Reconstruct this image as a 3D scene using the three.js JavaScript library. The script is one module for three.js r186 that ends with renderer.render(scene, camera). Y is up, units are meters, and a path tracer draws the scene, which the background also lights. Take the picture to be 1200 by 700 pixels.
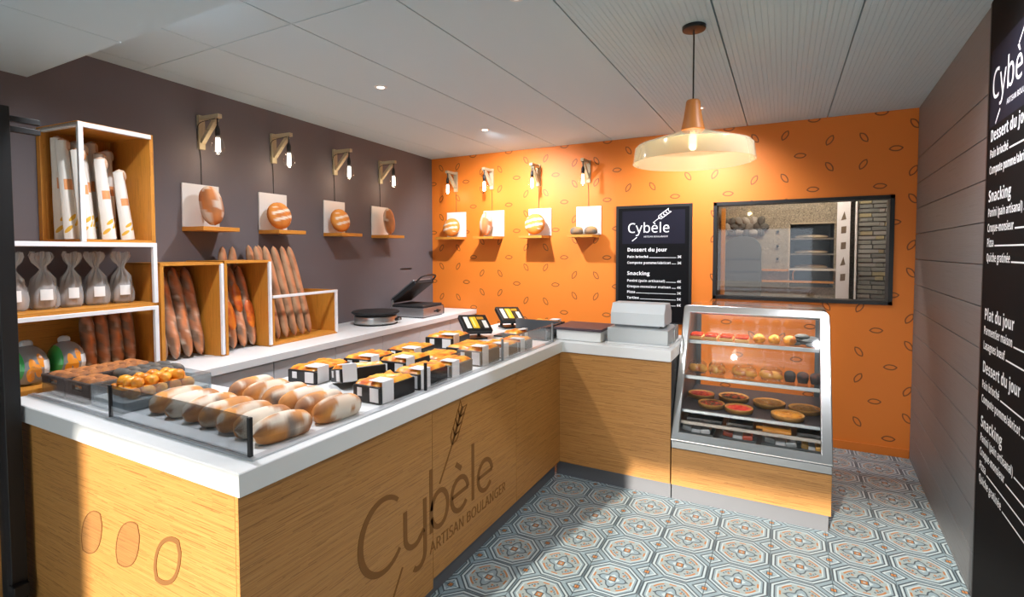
import * as THREE from 'three';
import { RoundedBoxGeometry } from 'three/addons/geometries/RoundedBoxGeometry.js';
import { mergeGeometries } from 'three/addons/utils/BufferGeometryUtils.js';
import { FontLoader } from 'three/addons/loaders/FontLoader.js';
import { TextGeometry } from 'three/addons/geometries/TextGeometry.js';

// ---------- camera, sky, sun, exposure ----------
const scene = new THREE.Scene();
const renderer = new THREE.WebGLRenderer({ antialias: true });
renderer.toneMapping = THREE.LinearToneMapping;
renderer.toneMappingExposure = 0.75;
renderer.shadowMap.enabled = true;
const camera = new THREE.PerspectiveCamera(2 * Math.atan(350 / 602.5) * 180 / Math.PI, 1200 / 700, 0.05, 100);
{
  const yaw = -0.49039, pitch = -0.03929, roll = -0.00193;
  const cy = Math.cos(yaw), sy = Math.sin(yaw), cp = Math.cos(pitch), sp = Math.sin(pitch), cr = Math.cos(roll), sr = Math.sin(roll);
  const mul = (a, b) => a.map((r) => b[0].map((_, j) => r.reduce((s, v, k) => s + v * b[k][j], 0)));
  const R = mul([[cr, -sr, 0], [sr, cr, 0], [0, 0, 1]], mul([[1, 0, 0], [0, cp, sp], [0, -sp, cp]], [[cy, 0, -sy], [0, -1, 0], [sy, 0, cy]]));
  const v = (r, s) => new THREE.Vector3(s * r[0], s * r[1], -s * r[2]);
  camera.setRotationFromMatrix(new THREE.Matrix4().makeBasis(v(R[0], 1), v(R[1], -1), v(R[2], -1)));
  camera.position.set(0, 1.55, 0);
  camera.setViewOffset(1200, 700, 3, 31.3, 1200, 700);
}
scene.background = new THREE.Color(0.80, 0.90, 1.0);
scene.backgroundIntensity = 3.2;
const sun = new THREE.DirectionalLight(0xfff6ea, 14);
sun.position.set(-0.2 * 8, 0.318 * 8 + 0.5, 8 - 2.5);
sun.target.position.set(0, 0.5, -2.5);
sun.castShadow = true; sun.shadow.radius = 3;
Object.assign(sun.shadow.camera, { left: -6, right: 6, top: 6, bottom: -6, near: 0.1, far: 30 });
sun.shadow.mapSize.set(2048, 2048);
scene.add(sun, sun.target);

// ---------- helpers ----------
let seed = 7;
const rnd = () => { seed = (seed + 0x6d2b79f5) | 0; let t = Math.imul(seed ^ (seed >>> 15), 1 | seed); t = (t + Math.imul(t ^ (t >>> 7), 61 | t)) ^ t; return ((t ^ (t >>> 14)) >>> 0) / 4294967296; };
const rr = (a, b) => a + (b - a) * rnd();
const hash = (x, y, z) => { let h = Math.imul(x, 374761393) ^ Math.imul(y, 668265263) ^ Math.imul(z, 2147483647 - 962287); h = Math.imul(h ^ (h >>> 13), 1274126177); return ((h ^ (h >>> 16)) >>> 0) / 4294967296; };
const sm = (t) => t * t * (3 - 2 * t);
function noise(x, y, z) {
  const i = Math.floor(x), j = Math.floor(y), k = Math.floor(z), u = sm(x - i), v = sm(y - j), w = sm(z - k);
  const L = (a, b, t) => a + (b - a) * t;
  return L(L(L(hash(i, j, k), hash(i + 1, j, k), u), L(hash(i, j + 1, k), hash(i + 1, j + 1, k), u), v), L(L(hash(i, j, k + 1), hash(i + 1, j, k + 1), u), L(hash(i, j + 1, k + 1), hash(i + 1, j + 1, k + 1), u), v), w);
}
const fbm = (x, y, z) => (noise(x, y, z) + 0.5 * noise(2 * x + 9, 2 * y, 2 * z) + 0.25 * noise(4 * x, 4 * y + 5, 4 * z)) / 1.75;
const used = {};
const numbered = (n) => { used[n] = (used[n] ?? -1) + 1; return used[n] ? n + '_' + String(used[n]).padStart(3, '0') : n; };
const W3 = (X, Y, Z) => new THREE.Vector3(X, Y, -Z);                  // X along the orange wall, Z depth away from the camera
function mesh(name, geo, m, parent) {
  const o = new THREE.Mesh(geo, m); o.name = name; o.castShadow = o.receiveShadow = true; (parent ?? scene).add(o); return o;
}
function tag(o, label, category, group) { o.userData.label = label; o.userData.category = category; if (group) o.userData.group = group; return o; }
function thing(name, label, category, pos, ry = 0, group) {
  const o = new THREE.Group(); o.name = numbered(name); scene.add(o); o.position.copy(pos); o.rotation.y = ry; return tag(o, label, category, group);
}
function copyOf(src, pos, ry, label, group) {
  const c = src.clone(); c.name = numbered(src.name.replace(/_\d\d\d$/, '')); scene.add(c); c.position.copy(pos); c.rotation.y = ry;
  c.userData = { ...src.userData }; if (label) c.userData.label = label; if (group) c.userData.group = group; return c;
}
function struct(name, geo, m, label) { const o = mesh(name, geo, m); o.userData.kind = 'structure'; if (label) o.userData.label = label; return o; }
// uv in metres, by the dominant normal; ou/ov shift the pattern
function uvM(g, ou = 0, ov = 0, swap = false) {
  const p = g.attributes.position, n = g.attributes.normal, uv = new Float32Array(p.count * 2);
  for (let i = 0; i < p.count; i++) {
    const ax = Math.abs(n.getX(i)), ay = Math.abs(n.getY(i)), az = Math.abs(n.getZ(i)); let u, v;
    if (ay >= ax && ay >= az) { u = p.getX(i); v = p.getZ(i); } else if (ax >= az) { u = p.getZ(i); v = p.getY(i); } else { u = p.getX(i); v = p.getY(i); }
    uv[2 * i] = (swap ? v : u) + ou; uv[2 * i + 1] = (swap ? u : v) + ov;
  }
  g.setAttribute('uv', new THREE.BufferAttribute(uv, 2)); return g;
}
const B = (cx, cy, cz, w, h, d, r = 0, swap = false) => {              // centre and size
  const g = r ? new RoundedBoxGeometry(w, h, d, 2, Math.min(r, w / 2.01, h / 2.01, d / 2.01)) : new THREE.BoxGeometry(w, h, d);
  g.translate(cx, cy, cz); return uvM(g.index ? g.toNonIndexed() : g, cx * 1.7 + cz, cy * 1.3, swap);
};
const X6 = (x0, x1, y0, y1, Z0, Z1, r = 0, swap = false) => B((x0 + x1) / 2, (y0 + y1) / 2, -(Z0 + Z1) / 2, x1 - x0, y1 - y0, Z1 - Z0, r, swap);   // world extents, Z is depth
const cyl = (r0, r1, h, n = 20, cx = 0, cy = 0, cz = 0) => { const g = new THREE.CylinderGeometry(r0, r1, h, n); g.translate(cx, cy, cz); return g; };
const lathe = (pts, n = 28) => new THREE.LatheGeometry(pts.map(([x, y]) => new THREE.Vector2(x, y)), n);
const tube = (pts, r, n = 6, seg = 24) => new THREE.TubeGeometry(new THREE.CatmullRomCurve3(pts.map((p) => new THREE.Vector3(...p))), seg, r, n);
const merged = (...gs) => mergeGeometries(gs.flat().map((g) => { const q = g.index ? g.toNonIndexed() : g; for (const k of Object.keys(q.attributes)) if (!['position', 'normal', 'uv'].includes(k)) q.deleteAttribute(k); return q; }));
const bar = (a, b, w, h) => {                                          // box beam from a to b
  const A = new THREE.Vector3(...a), C = new THREE.Vector3(...b), L = A.distanceTo(C), g = new RoundedBoxGeometry(w, h, L, 1, Math.min(w, h) * 0.12);
  g.applyMatrix4(new THREE.Matrix4().lookAt(A, C, Math.abs(C.clone().sub(A).normalize().y) > 0.99 ? new THREE.Vector3(1, 0, 0) : new THREE.Vector3(0, 1, 0)).setPosition(A.add(C).multiplyScalar(0.5))); return uvM(g.index ? g.toNonIndexed() : g);
};
function canvasTex(w, h, draw, repeat) {
  const c = document.createElement('canvas'); c.width = w; c.height = h; draw(c.getContext('2d'), w, h);
  const t = new THREE.CanvasTexture(c); t.colorSpace = THREE.SRGBColorSpace; t.wrapS = t.wrapT = THREE.RepeatWrapping; t.anisotropy = 8; if (repeat) t.repeat.set(...repeat); return t;
}
const S = (color, roughness = 0.6, o = {}) => new THREE.MeshStandardMaterial({ color, roughness, ...o });
const P = (color, roughness = 0.6, o = {}) => new THREE.MeshPhysicalMaterial({ color, roughness, ...o });

// ---------- textures and materials ----------
function woodTex(base, dark, light, n = 900) {
  return canvasTex(1024, 512, (c, w, h) => {
    c.fillStyle = base; c.fillRect(0, 0, w, h);
    for (let i = 0; i < n; i++) {
      const y = rnd() * h, x = rnd() * w, L = rr(60, 420), t = rr(0.6, 2.2);
      c.globalAlpha = rr(0.06, 0.3); c.fillStyle = rnd() < 0.55 ? dark : light;
      c.beginPath(); const k = rr(-3, 3);
      for (const ox of [0, -w]) { c.moveTo(x + ox, y); c.quadraticCurveTo(x + ox + L / 2, y + k, x + ox + L, y + rr(-1, 1)); c.lineTo(x + ox + L * 0.9, y + t); c.quadraticCurveTo(x + ox + L / 2, y + k + t, x + ox, y + t * 0.4); }
      c.fill();
    }
    for (let i = 0; i < 420; i++) { c.globalAlpha = rr(0.3, 0.75); c.fillStyle = dark; c.fillRect(rnd() * w, rnd() * h, rr(16, 110), rr(0.7, 1.9)); }
    c.globalAlpha = 1;
  }, [1 / 1.1, 1 / 0.5]);
}
const M = {};
M.wood = S(0xffffff, 0.5, { map: woodTex('#b67f3f', '#673d12', '#d8a865', 1300) });
M.woodShelf = S(0xffffff, 0.5, { map: woodTex('#c9852f', '#8a5214', '#e2a653', 500) });
M.woodPale = S(0xffffff, 0.7, { map: woodTex('#b9ab8c', '#7d6f52', '#d8cdb2', 400) });
M.white = S('#e4e5e3', 0.32);
M.whiteMetal = S('#e6e6e6', 0.4);
M.frontGrey = S('#c9cacc', 0.5);
M.kick = S('#6c6d70', 0.45, { metalness: 0.35 });
M.black = S('#111112', 0.45);
M.blackSoft = S('#1b1b1d', 0.7);
M.steel = S('#b9bab8', 0.28, { metalness: 0.9 });
M.greyMetal = S('#8e9192', 0.45, { metalness: 0.5 });
M.glass = P('#ffffff', 0.03, { transmission: 1, thickness: 0, ior: 1.45 });
M.smoked = P('#cdd1d4', 0.04, { transmission: 1, thickness: 0, ior: 1.45 });
M.plasterDark = S('#676062', 0.85, { bumpMap: canvasTex(256, 256, (c, w, h) => { for (let y = 0; y < h; y += 2) for (let x = 0; x < w; x += 2) { const v = Math.floor(110 + 60 * rnd()); c.fillStyle = `rgb(${v},${v},${v})`; c.fillRect(x, y, 2, 2); } }, [4, 4]), bumpScale: 0.0006 });
const motif = canvasTex(1055, 546, (c, w, h) => {
  c.fillStyle = '#e27b22'; c.fillRect(0, 0, w, h);
  const seedAt = (x, y, a) => {
    for (const ox of [-w, 0, w]) for (const oy of [-h, 0, h]) {
      c.save(); c.translate(x + ox, y + oy); c.rotate(a); c.lineWidth = 8; c.strokeStyle = '#7c4314'; c.beginPath();
      c.moveTo(-40, 2); c.quadraticCurveTo(-26, -20, 0, -18); c.quadraticCurveTo(26, -18, 40, -2); c.quadraticCurveTo(26, 19, 0, 17); c.quadraticCurveTo(-26, 17, -40, 2); c.closePath(); c.stroke(); c.restore();
    }
  };
  for (const [cx, cyy] of [[w / 4, h / 4], [3 * w / 4, 3 * h / 4]]) {
    seedAt(cx - 110, cyy - 102, -1.0); seedAt(cx + 110, cyy - 102, 1.0); seedAt(cx - 110, cyy + 102, 1.0); seedAt(cx + 110, cyy + 102, -1.0);
    seedAt(cx - 310, cyy, 0); seedAt(cx + 310, cyy, 0);
  }
}, [1 / 1.055, 1 / 0.546]);
motif.offset.set(0.25 - 0.41 / 1.055, 0.75 - 2.31 / 0.546);
M.orange = S(0xffffff, 0.55, { map: motif });
M.orangePlain = S('#d9741c', 0.55);
M.plank = S('#828485', 0.5, { map: canvasTex(512, 128, (c, w, h) => { c.fillStyle = '#f2f0ee'; c.fillRect(0, 0, w, h); for (let i = 0; i < 260; i++) { c.globalAlpha = rr(0.05, 0.2); c.fillStyle = rnd() < 0.5 ? '#b9b3b0' : '#ffffff'; c.fillRect(rnd() * w, rnd() * h, rr(40, 260), rr(0.5, 2)); } c.globalAlpha = 1; }, [1 / 0.8, 1 / 0.2]) });
const ribs = canvasTex(256, 8, (c, w, h) => { for (let x = 0; x < w; x++) { const v = (x % 32) < 7 ? 30 : 200; c.fillStyle = `rgb(${v},${v},${v})`; c.fillRect(x, 0, 1, h); } }, [1 / 0.2, 1]); ribs.colorSpace = THREE.NoColorSpace;
M.ceil = S('#b9ced8', 0.8);
M.ceilRib = S('#b9ced8', 0.8, { bumpMap: ribs, bumpScale: 0.0022 });
M.grout = S('#8d9290', 0.9);

// ---------- structure ----------
const TH = 0.0744, RT = 0.0482, ZO = 4.74, HC = 2.59;
const LW = (off, y, s) => new THREE.Vector3(-3.52 + Math.cos(TH) * off + Math.sin(TH) * s, y, -ZO - Math.sin(TH) * off + Math.cos(TH) * s);   // off the dark wall, s from the corner
const RW = (off, y, s) => new THREE.Vector3(0.849 - Math.cos(RT) * off - Math.sin(RT) * s, y, -4.735 - Math.sin(RT) * off + Math.cos(RT) * s);

// floor: slab plus encaustic tiles, each a mesh
const tileTex = (k) => canvasTex(512, 512, (c, w) => {
  const m = w / 2, poly = (r, rot, n) => { c.beginPath(); for (let i = 0; i < n; i++) { const a = rot + i * 2 * Math.PI / n; c.lineTo(m + r * Math.cos(a), m + r * Math.sin(a)); } c.closePath(); };
  const slate = '#434f55', pale = '#aebcbd', rust = '#a9703f', cream = '#929e9c', mid = '#84969b';
  c.fillStyle = mid; c.fillRect(0, 0, w, w);
  for (const [x, y] of [[0, 0], [w, 0], [0, w], [w, w]]) {
    c.save(); c.translate(x, y); c.rotate(Math.PI / 4); c.fillStyle = slate; c.fillRect(-78, -78, 156, 156); c.fillStyle = pale; c.fillRect(-64, -64, 128, 128); c.fillStyle = mid; c.fillRect(-50, -50, 100, 100);
    c.rotate(Math.PI / 4); c.fillStyle = slate; c.fillRect(-27, -27, 54, 54); c.fillStyle = rust; c.fillRect(-19, -19, 38, 38); c.restore();
  }
  const o = Math.PI / 8;
  c.fillStyle = slate; poly(272, o, 8); c.fill(); c.fillStyle = pale; poly(256, o, 8); c.fill(); c.fillStyle = slate; poly(236, o, 8); c.fill(); c.fillStyle = mid; poly(222, o, 8); c.fill(); c.fillStyle = pale; poly(206, o, 8); c.fill();
  c.fillStyle = cream; poly(192, o, 8); c.fill();
  for (let i = 0; i < 4; i++) {                                        // rust brackets and scrolls towards the corners
    c.save(); c.translate(m, m); c.rotate(i * Math.PI / 2 + Math.PI / 4);
    c.strokeStyle = rust; c.lineWidth = 16; c.beginPath(); c.arc(0, 0, 168, -0.33, 0.33); c.stroke();
    c.fillStyle = slate; for (const a of [-0.3, -0.1, 0.1, 0.3]) { c.beginPath(); c.arc(140 * Math.cos(a), 140 * Math.sin(a), 9, 0, 7); c.fill(); }
    c.strokeStyle = mid; c.lineWidth = 10; c.beginPath(); c.arc(118, 0, 34, -1.4, 1.4); c.stroke(); c.fillStyle = rust; c.beginPath(); c.arc(118, 0, 12, 0, 7); c.fill();
    c.rotate(Math.PI / 4); c.fillStyle = rust; c.fillRect(160, -30, 16, 60); c.fillStyle = slate; c.beginPath(); c.moveTo(150, 0); c.lineTo(120, -16); c.lineTo(120, 16); c.fill();
    c.restore();
  }
  c.strokeStyle = slate; c.lineWidth = 12; c.fillStyle = mid; c.beginPath();
  for (let i = 0; i <= 64; i++) { const a = i * Math.PI / 32, r = 96 + 26 * Math.cos(4 * a); c.lineTo(m + r * Math.cos(a), m + r * Math.sin(a)); } c.fill(); c.stroke();
  c.fillStyle = pale; poly(70, 0, 4); c.fill(); c.fillStyle = slate; c.fillRect(m - 36, m - 36, 72, 72); c.fillStyle = rust; c.fillRect(m - 26, m - 26, 52, 52); c.fillStyle = cream; c.fillRect(m - 11, m - 11, 22, 22);
  for (let i = 0; i < 2600; i++) { c.globalAlpha = rr(0.08, 0.3); c.fillStyle = rnd() < 0.5 + k * 0.1 ? '#dfe6e4' : '#56605f'; c.fillRect(rnd() * w, rnd() * w, rr(1, 4), rr(1, 4)); }
  c.globalAlpha = 1;
});
const tileMats = [0, 1, 2].map((k) => S(0xffffff, 0.42, { map: tileTex(k - 1) }));
const floorTex = tileMats[1].map.clone(); floorTex.repeat.set(1 / 0.262, 1 / 0.262); floorTex.needsUpdate = true;
const floor = struct('floor', X6(-4, 1.6, -0.12, -0.012, -2.6, 6.6), M.grout, 'patterned cement tile floor');
{
  const T = 0.262, g = new RoundedBoxGeometry(T - 0.0018, 0.012, T - 0.0018, 1, 0.0012); g.translate(0, -0.006, 0);
  const uv = g.attributes.uv, p = g.attributes.position; for (let i = 0; i < uv.count; i++) uv.setXY(i, p.getX(i) / T + 0.5, p.getZ(i) / T + 0.5);
  for (let j = -8; j <= 9; j++) for (let i = -2; i <= 7; i++) {
    const o = mesh('tile', g, tileMats[Math.floor(rnd() * 3)], floor); o.position.set(-0.953 + i * T, 0, -(2.586 + j * T)); o.rotation.y = Math.floor(rnd() * 4) * Math.PI / 2;
  }
}
struct('floor_entrance', X6(-4, 1.6, -0.012, -0.0005, -2.6, 0.35), S(0xffffff, 0.45, { map: floorTex }), 'tiled floor by the entrance');
struct('floor_service', X6(-4, -1.61, -0.012, -0.0005, 0.35, 4.8), M.grout, 'plain floor behind the counter');

// dark wall
{ const g = B(-0.08, 1.35, 3.6, 0.16, 2.9, 7.8); const o = struct('wall_left', g, M.plasterDark, 'dark grey plaster wall'); o.position.copy(LW(0, 0, 0)); o.rotation.y = TH; }
// orange wall with the window opening
struct('wall_back', uvM(merged(X6(-3.9, -0.53, -0.1, 2.8, ZO, 4.86), X6(0.71, 1.4, -0.1, 2.8, ZO, 4.86), X6(-0.53, 0.71, -0.1, 1.152, ZO, 4.86), X6(-0.53, 0.71, 1.957, 2.8, ZO, 4.86))), M.orange, 'orange wallpapered wall with brown grain outlines');
mesh('baseboard', X6(0.24, 0.845, 0, 0.065, 4.728, ZO, 0.002), M.orangePlain, scene.getObjectByName('wall_back'));
// panelled wall
{
  const w = struct('wall_right', B(0.1, 1.35, 3.6, 0.16, 2.9, 7.8), M.plank, 'grey wall clad in wide horizontal boards'); w.position.copy(RW(0, 0, 0)); w.rotation.y = -RT;
  const H = 0.1835, g = new RoundedBoxGeometry(0.02, H - 0.004, 1.9, 1, 0.002); const variants = [0, 0.37, 0.71].map((k) => uvM(g.clone(), k, k * 0.13));
  for (let k = -1; k < 14; k++) {
    let top = 2.223 - H * k, bot = top - H; if (k === -1) top = HC + 0.02; if (bot < 0) bot = 0.0; if (top <= 0.01) break;
    if (k === -1 || bot === 0) { mesh('board', B(0.01, (top + bot) / 2, 0.952, 0.02, top - bot - 0.004, 1.9), M.plank, w); continue; }
    const o = mesh('board', variants[(k + 3) % 3], M.plank, w); o.position.set(0.01, (top + bot) / 2, 0.952);
  }
  mesh('edge_trim', B(0.004, 1.3, 1.906, 0.03, 2.56, 0.012), S('#a9a5a2', 0.4), w);
}
// ceiling of panels and the lower ceiling near the entrance
{
  const c = struct('ceiling', X6(-4, 1.6, HC + 0.02, HC + 0.14, 0.9, 4.86), M.grout, 'pale grey panelled ceiling');
  const xs = [-3.7, -3.14, -2.57, -2.0, -1.43, -0.86, -0.285, 0.28, 1.2];
  for (let i = 0; i < xs.length - 1; i++) for (const [a, b] of [[1.0, 1.64], [1.64, 4.74]]) mesh('ceiling_panel', X6(xs[i] + 0.003, xs[i + 1] - 0.003, HC, HC + 0.022, a + 0.002, b - 0.002, 0.0015), xs[i] > -0.9 ? M.ceilRib : M.ceil, c);
  const l = struct('ceiling_entrance', X6(-4, 1.6, 2.412, 2.75, -2.6, 1.128), M.ceil, 'lower pale ceiling by the entrance');
  for (const [a, b] of [[-4, -2.385], [-2.385, -0.8], [-0.8, 0.75]]) mesh('ceiling_panel', X6(a + 0.002, b - 0.002, 2.4, 2.413, -2.4, 1.13, 0.0015), M.ceil, l);
}
// shop front behind the viewer: an open bay through which the sun falls
struct('wall_front', merged(X6(-4, -2.96, -0.1, 2.8, -2.6, -2.4), X6(0.55, 1.6, -0.1, 2.8, -2.6, -2.4), X6(-2.96, 0.55, 2.016, 2.8, -2.6, -2.4)), M.plasterDark, 'shop front wall around the open bay');
struct('ground', X6(-14, 12, -0.2, -0.12, -22, -2.4), S('#b7b3aa', 0.9), 'pavement outside the shop');

// ---------- lamps ----------
M.glow = new THREE.MeshStandardMaterial({ color: '#ffffff', emissive: '#fff4e2', emissiveIntensity: 6 });
function downlight(X, Z, label, I = 9, aim = [0, -1, 0], half = 1.36) {
  const t = thing('ceiling_spotlight', label, 'spotlight', W3(X, HC, Z), 0, 'recessed ceiling spotlights');
  mesh('bezel', lathe([[0.024, 0.001], [0.024, -0.004], [0.036, -0.005], [0.042, 0.0005]], 24), S('#d8d8d8', 0.4), t);
  mesh('lens', cyl(0.024, 0.024, 0.002, 20, 0, -0.002, 0), M.glow, t);
  const l = new THREE.SpotLight(0xf7f8ff, I, 0, half, 0.75, 2); l.position.set(0, -0.012, 0); l.target.position.set(...aim); l.castShadow = true; l.shadow.radius = 1.5; t.add(l, l.target);
}
downlight(-2.263, 2.518, 'small round recessed spotlight over the aisle near the round loaf shelves', 13);
downlight(-2.268, 3.807, 'small round recessed spotlight lighting the corner of the orange wall', 27, [-0.1, -1, -0.75], 1.12);
downlight(-2.263, 1.23, 'small round recessed spotlight above the baguette tower', 13);
downlight(-0.56, 3.98, 'small round recessed spotlight behind the pendant lamp', 19, [-0.15, -1, -0.7], 1.05);
downlight(0.3, 2.3, 'small round recessed spotlight by the panelled wall', 12);
downlight(-0.98, 1.9, 'small round recessed spotlight over the customer floor', 4);

{ // pendant
  const t = thing('pendant_lamp', 'hanging lamp with amber glass shade and wooden neck on a black cord', 'pendant lamp', W3(-0.385, 1.965, 2.539));
  mesh('ceiling_rose', lathe([[0, 0.607], [0.05, 0.607], [0.052, 0.612], [0.052, 0.6245], [0, 0.6245]], 28), M.black, t);
  mesh('cord', cyl(0.0035, 0.0035, 0.34, 8, 0, 0.445, 0), M.blackSoft, t);
  mesh('neck', lathe([[0, 0.287], [0.027, 0.287], [0.031, 0.28], [0.042, 0.2], [0.053, 0.152], [0.05, 0.148], [0, 0.148]], 28), S('#b9712f', 0.5), t);
  const sh = [[0.046, 0.149], [0.06, 0.143], [0.15, 0.113], [0.25, 0.082], [0.262, 0.07], [0.272, 0.0], [0.269, 0.0], [0.258, 0.068], [0.247, 0.078], [0.15, 0.109], [0.058, 0.139], [0.046, 0.145]];
  mesh('shade', lathe(sh, 56), P('#ebe4cc', 0.12, { transmission: 0.72, thickness: 0, ior: 1.45, side: THREE.DoubleSide }), t);
  mesh('bulb', lathe([[0, 0.06], [0.012, 0.063], [0.018, 0.08], [0.018, 0.11], [0.012, 0.14], [0.012, 0.15], [0, 0.15]], 16), new THREE.MeshStandardMaterial({ color: '#fff', emissive: '#fff0d8', emissiveIntensity: 7 }), t);
  const l = new THREE.PointLight(0xfff3e2, 0.65, 0, 2); l.position.set(0, 0.05, 0); l.castShadow = true; l.shadow.radius = 1; t.add(l);
}
// wooden bracket lamps: local x out of the wall
const bulbGeo = lathe([[0, -0.255], [0.02, -0.252], [0.036, -0.235], [0.042, -0.21], [0.036, -0.178], [0.02, -0.15], [0.014, -0.13]], 18);
function bracketLamp(pos, ry, label, tw) {
  const t = thing('wall_lamp', label, 'wall lamp', pos, ry, 'wooden bracket lamps');
  mesh('back_plate', B(0.011, -0.105, 0, 0.022, 0.215, 0.042, 0.002, true), M.woodPale, t);
  mesh('arm', B(0.105, -0.018, 0, 0.168, 0.026, 0.03, 0.002), M.woodPale, t);
  mesh('brace', bar([0.022, -0.17, 0], [0.155, -0.032, 0], 0.03, 0.026), M.woodPale, t);
  mesh('socket', lathe([[0, -0.14], [0.015, -0.14], [0.016, -0.105], [0.011, -0.085], [0.005, -0.075], [0.004, -0.031], [0, -0.031]], 14), M.black, t).position.x = 0.165;
  const b = mesh('bulb', bulbGeo, M.glass, t); b.position.x = 0.165;
  const fl = mesh('filament', cyl(0.013, 0.016, 0.085, 12, 0, -0.195, 0), M.glow, b); fl.name = 'filament';
  mesh('cord', tube([[0.165, -0.035, 0.016], [0.12, -0.04, 0.02], [0.02, -0.06, 0.024], [0.006, -0.16, 0.02], [0.004, -0.24, 0.004], [0.004, -0.438, 0]], 0.0024, 5, 30), M.blackSoft, t);
  const l = new THREE.PointLight(0xffe6c4, tw, 0, 2); l.position.set(0.165, -0.27, 0); l.castShadow = true; l.shadow.radius = 1; t.add(l);
}
const shelvesL = [2.755, 2.193, 1.557, 0.943], shelvesB = [-3.207, -2.733, -2.197, -1.682];
['tall oval floured loaf', 'larger slashed round loaf', 'smaller slashed round loaf', 'slim upright loaf'].forEach((n, i) => bracketLamp(LW(0, 2.42, shelvesL[i] - 0.01), TH, `wooden bracket lamp above the ${n} on dark wall`, 0.12));
const lampX = [-3.19, -2.735, -2.19, -1.665];
['golden loaf next to the corner', 'grey upright loaf', 'largest golden loaf', 'pair of small dark loaves'].forEach((n, i) => bracketLamp(W3(lampX[i], 2.42, ZO), -Math.PI / 2, `wooden bracket lamp above the ${n} on orange wall`, 0.12));

// ---------- main counter ----------
const TOP = 0.935;
{
  const s = new THREE.Shape([[-2.865, 0.885], [-1.325, 0.885], [-1.325, 3.245], [-0.607, 3.245], [-0.607, 3.9], [-2.15, 3.9], [-2.15, 1.44], [-2.865, 1.44]].map(([x, z]) => new THREE.Vector2(x + 2, z - 0.9)));
  const g = new THREE.ExtrudeGeometry(s, { depth: 0.064, bevelEnabled: true, bevelThickness: 0.003, bevelSize: 0.003, bevelSegments: 1 }); g.rotateX(-Math.PI / 2); g.translate(0, 0.003, 0);
  const t = thing('counter_worktop', 'white worktop running in an angle along the sales counter', 'worktop', W3(-2, TOP - 0.07, 0.9)); mesh('slab', g, M.white, t);
  mesh('display_sill', merged(X6(-1.395, -1.365, 0, 0.006, 0.98, 3.2), X6(-2.86, -1.365, 0, 0.006, 0.955, 0.98)).translate(2, 0.07, 0.9), S('#c3c6c8', 0.3, { metalness: 0.4 }), t);
}
const woodA = (x0, x1, y0, y1, Z0, Z1) => X6(x0, x1, y0, y1, Z0, Z1, 0.0015);
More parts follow.
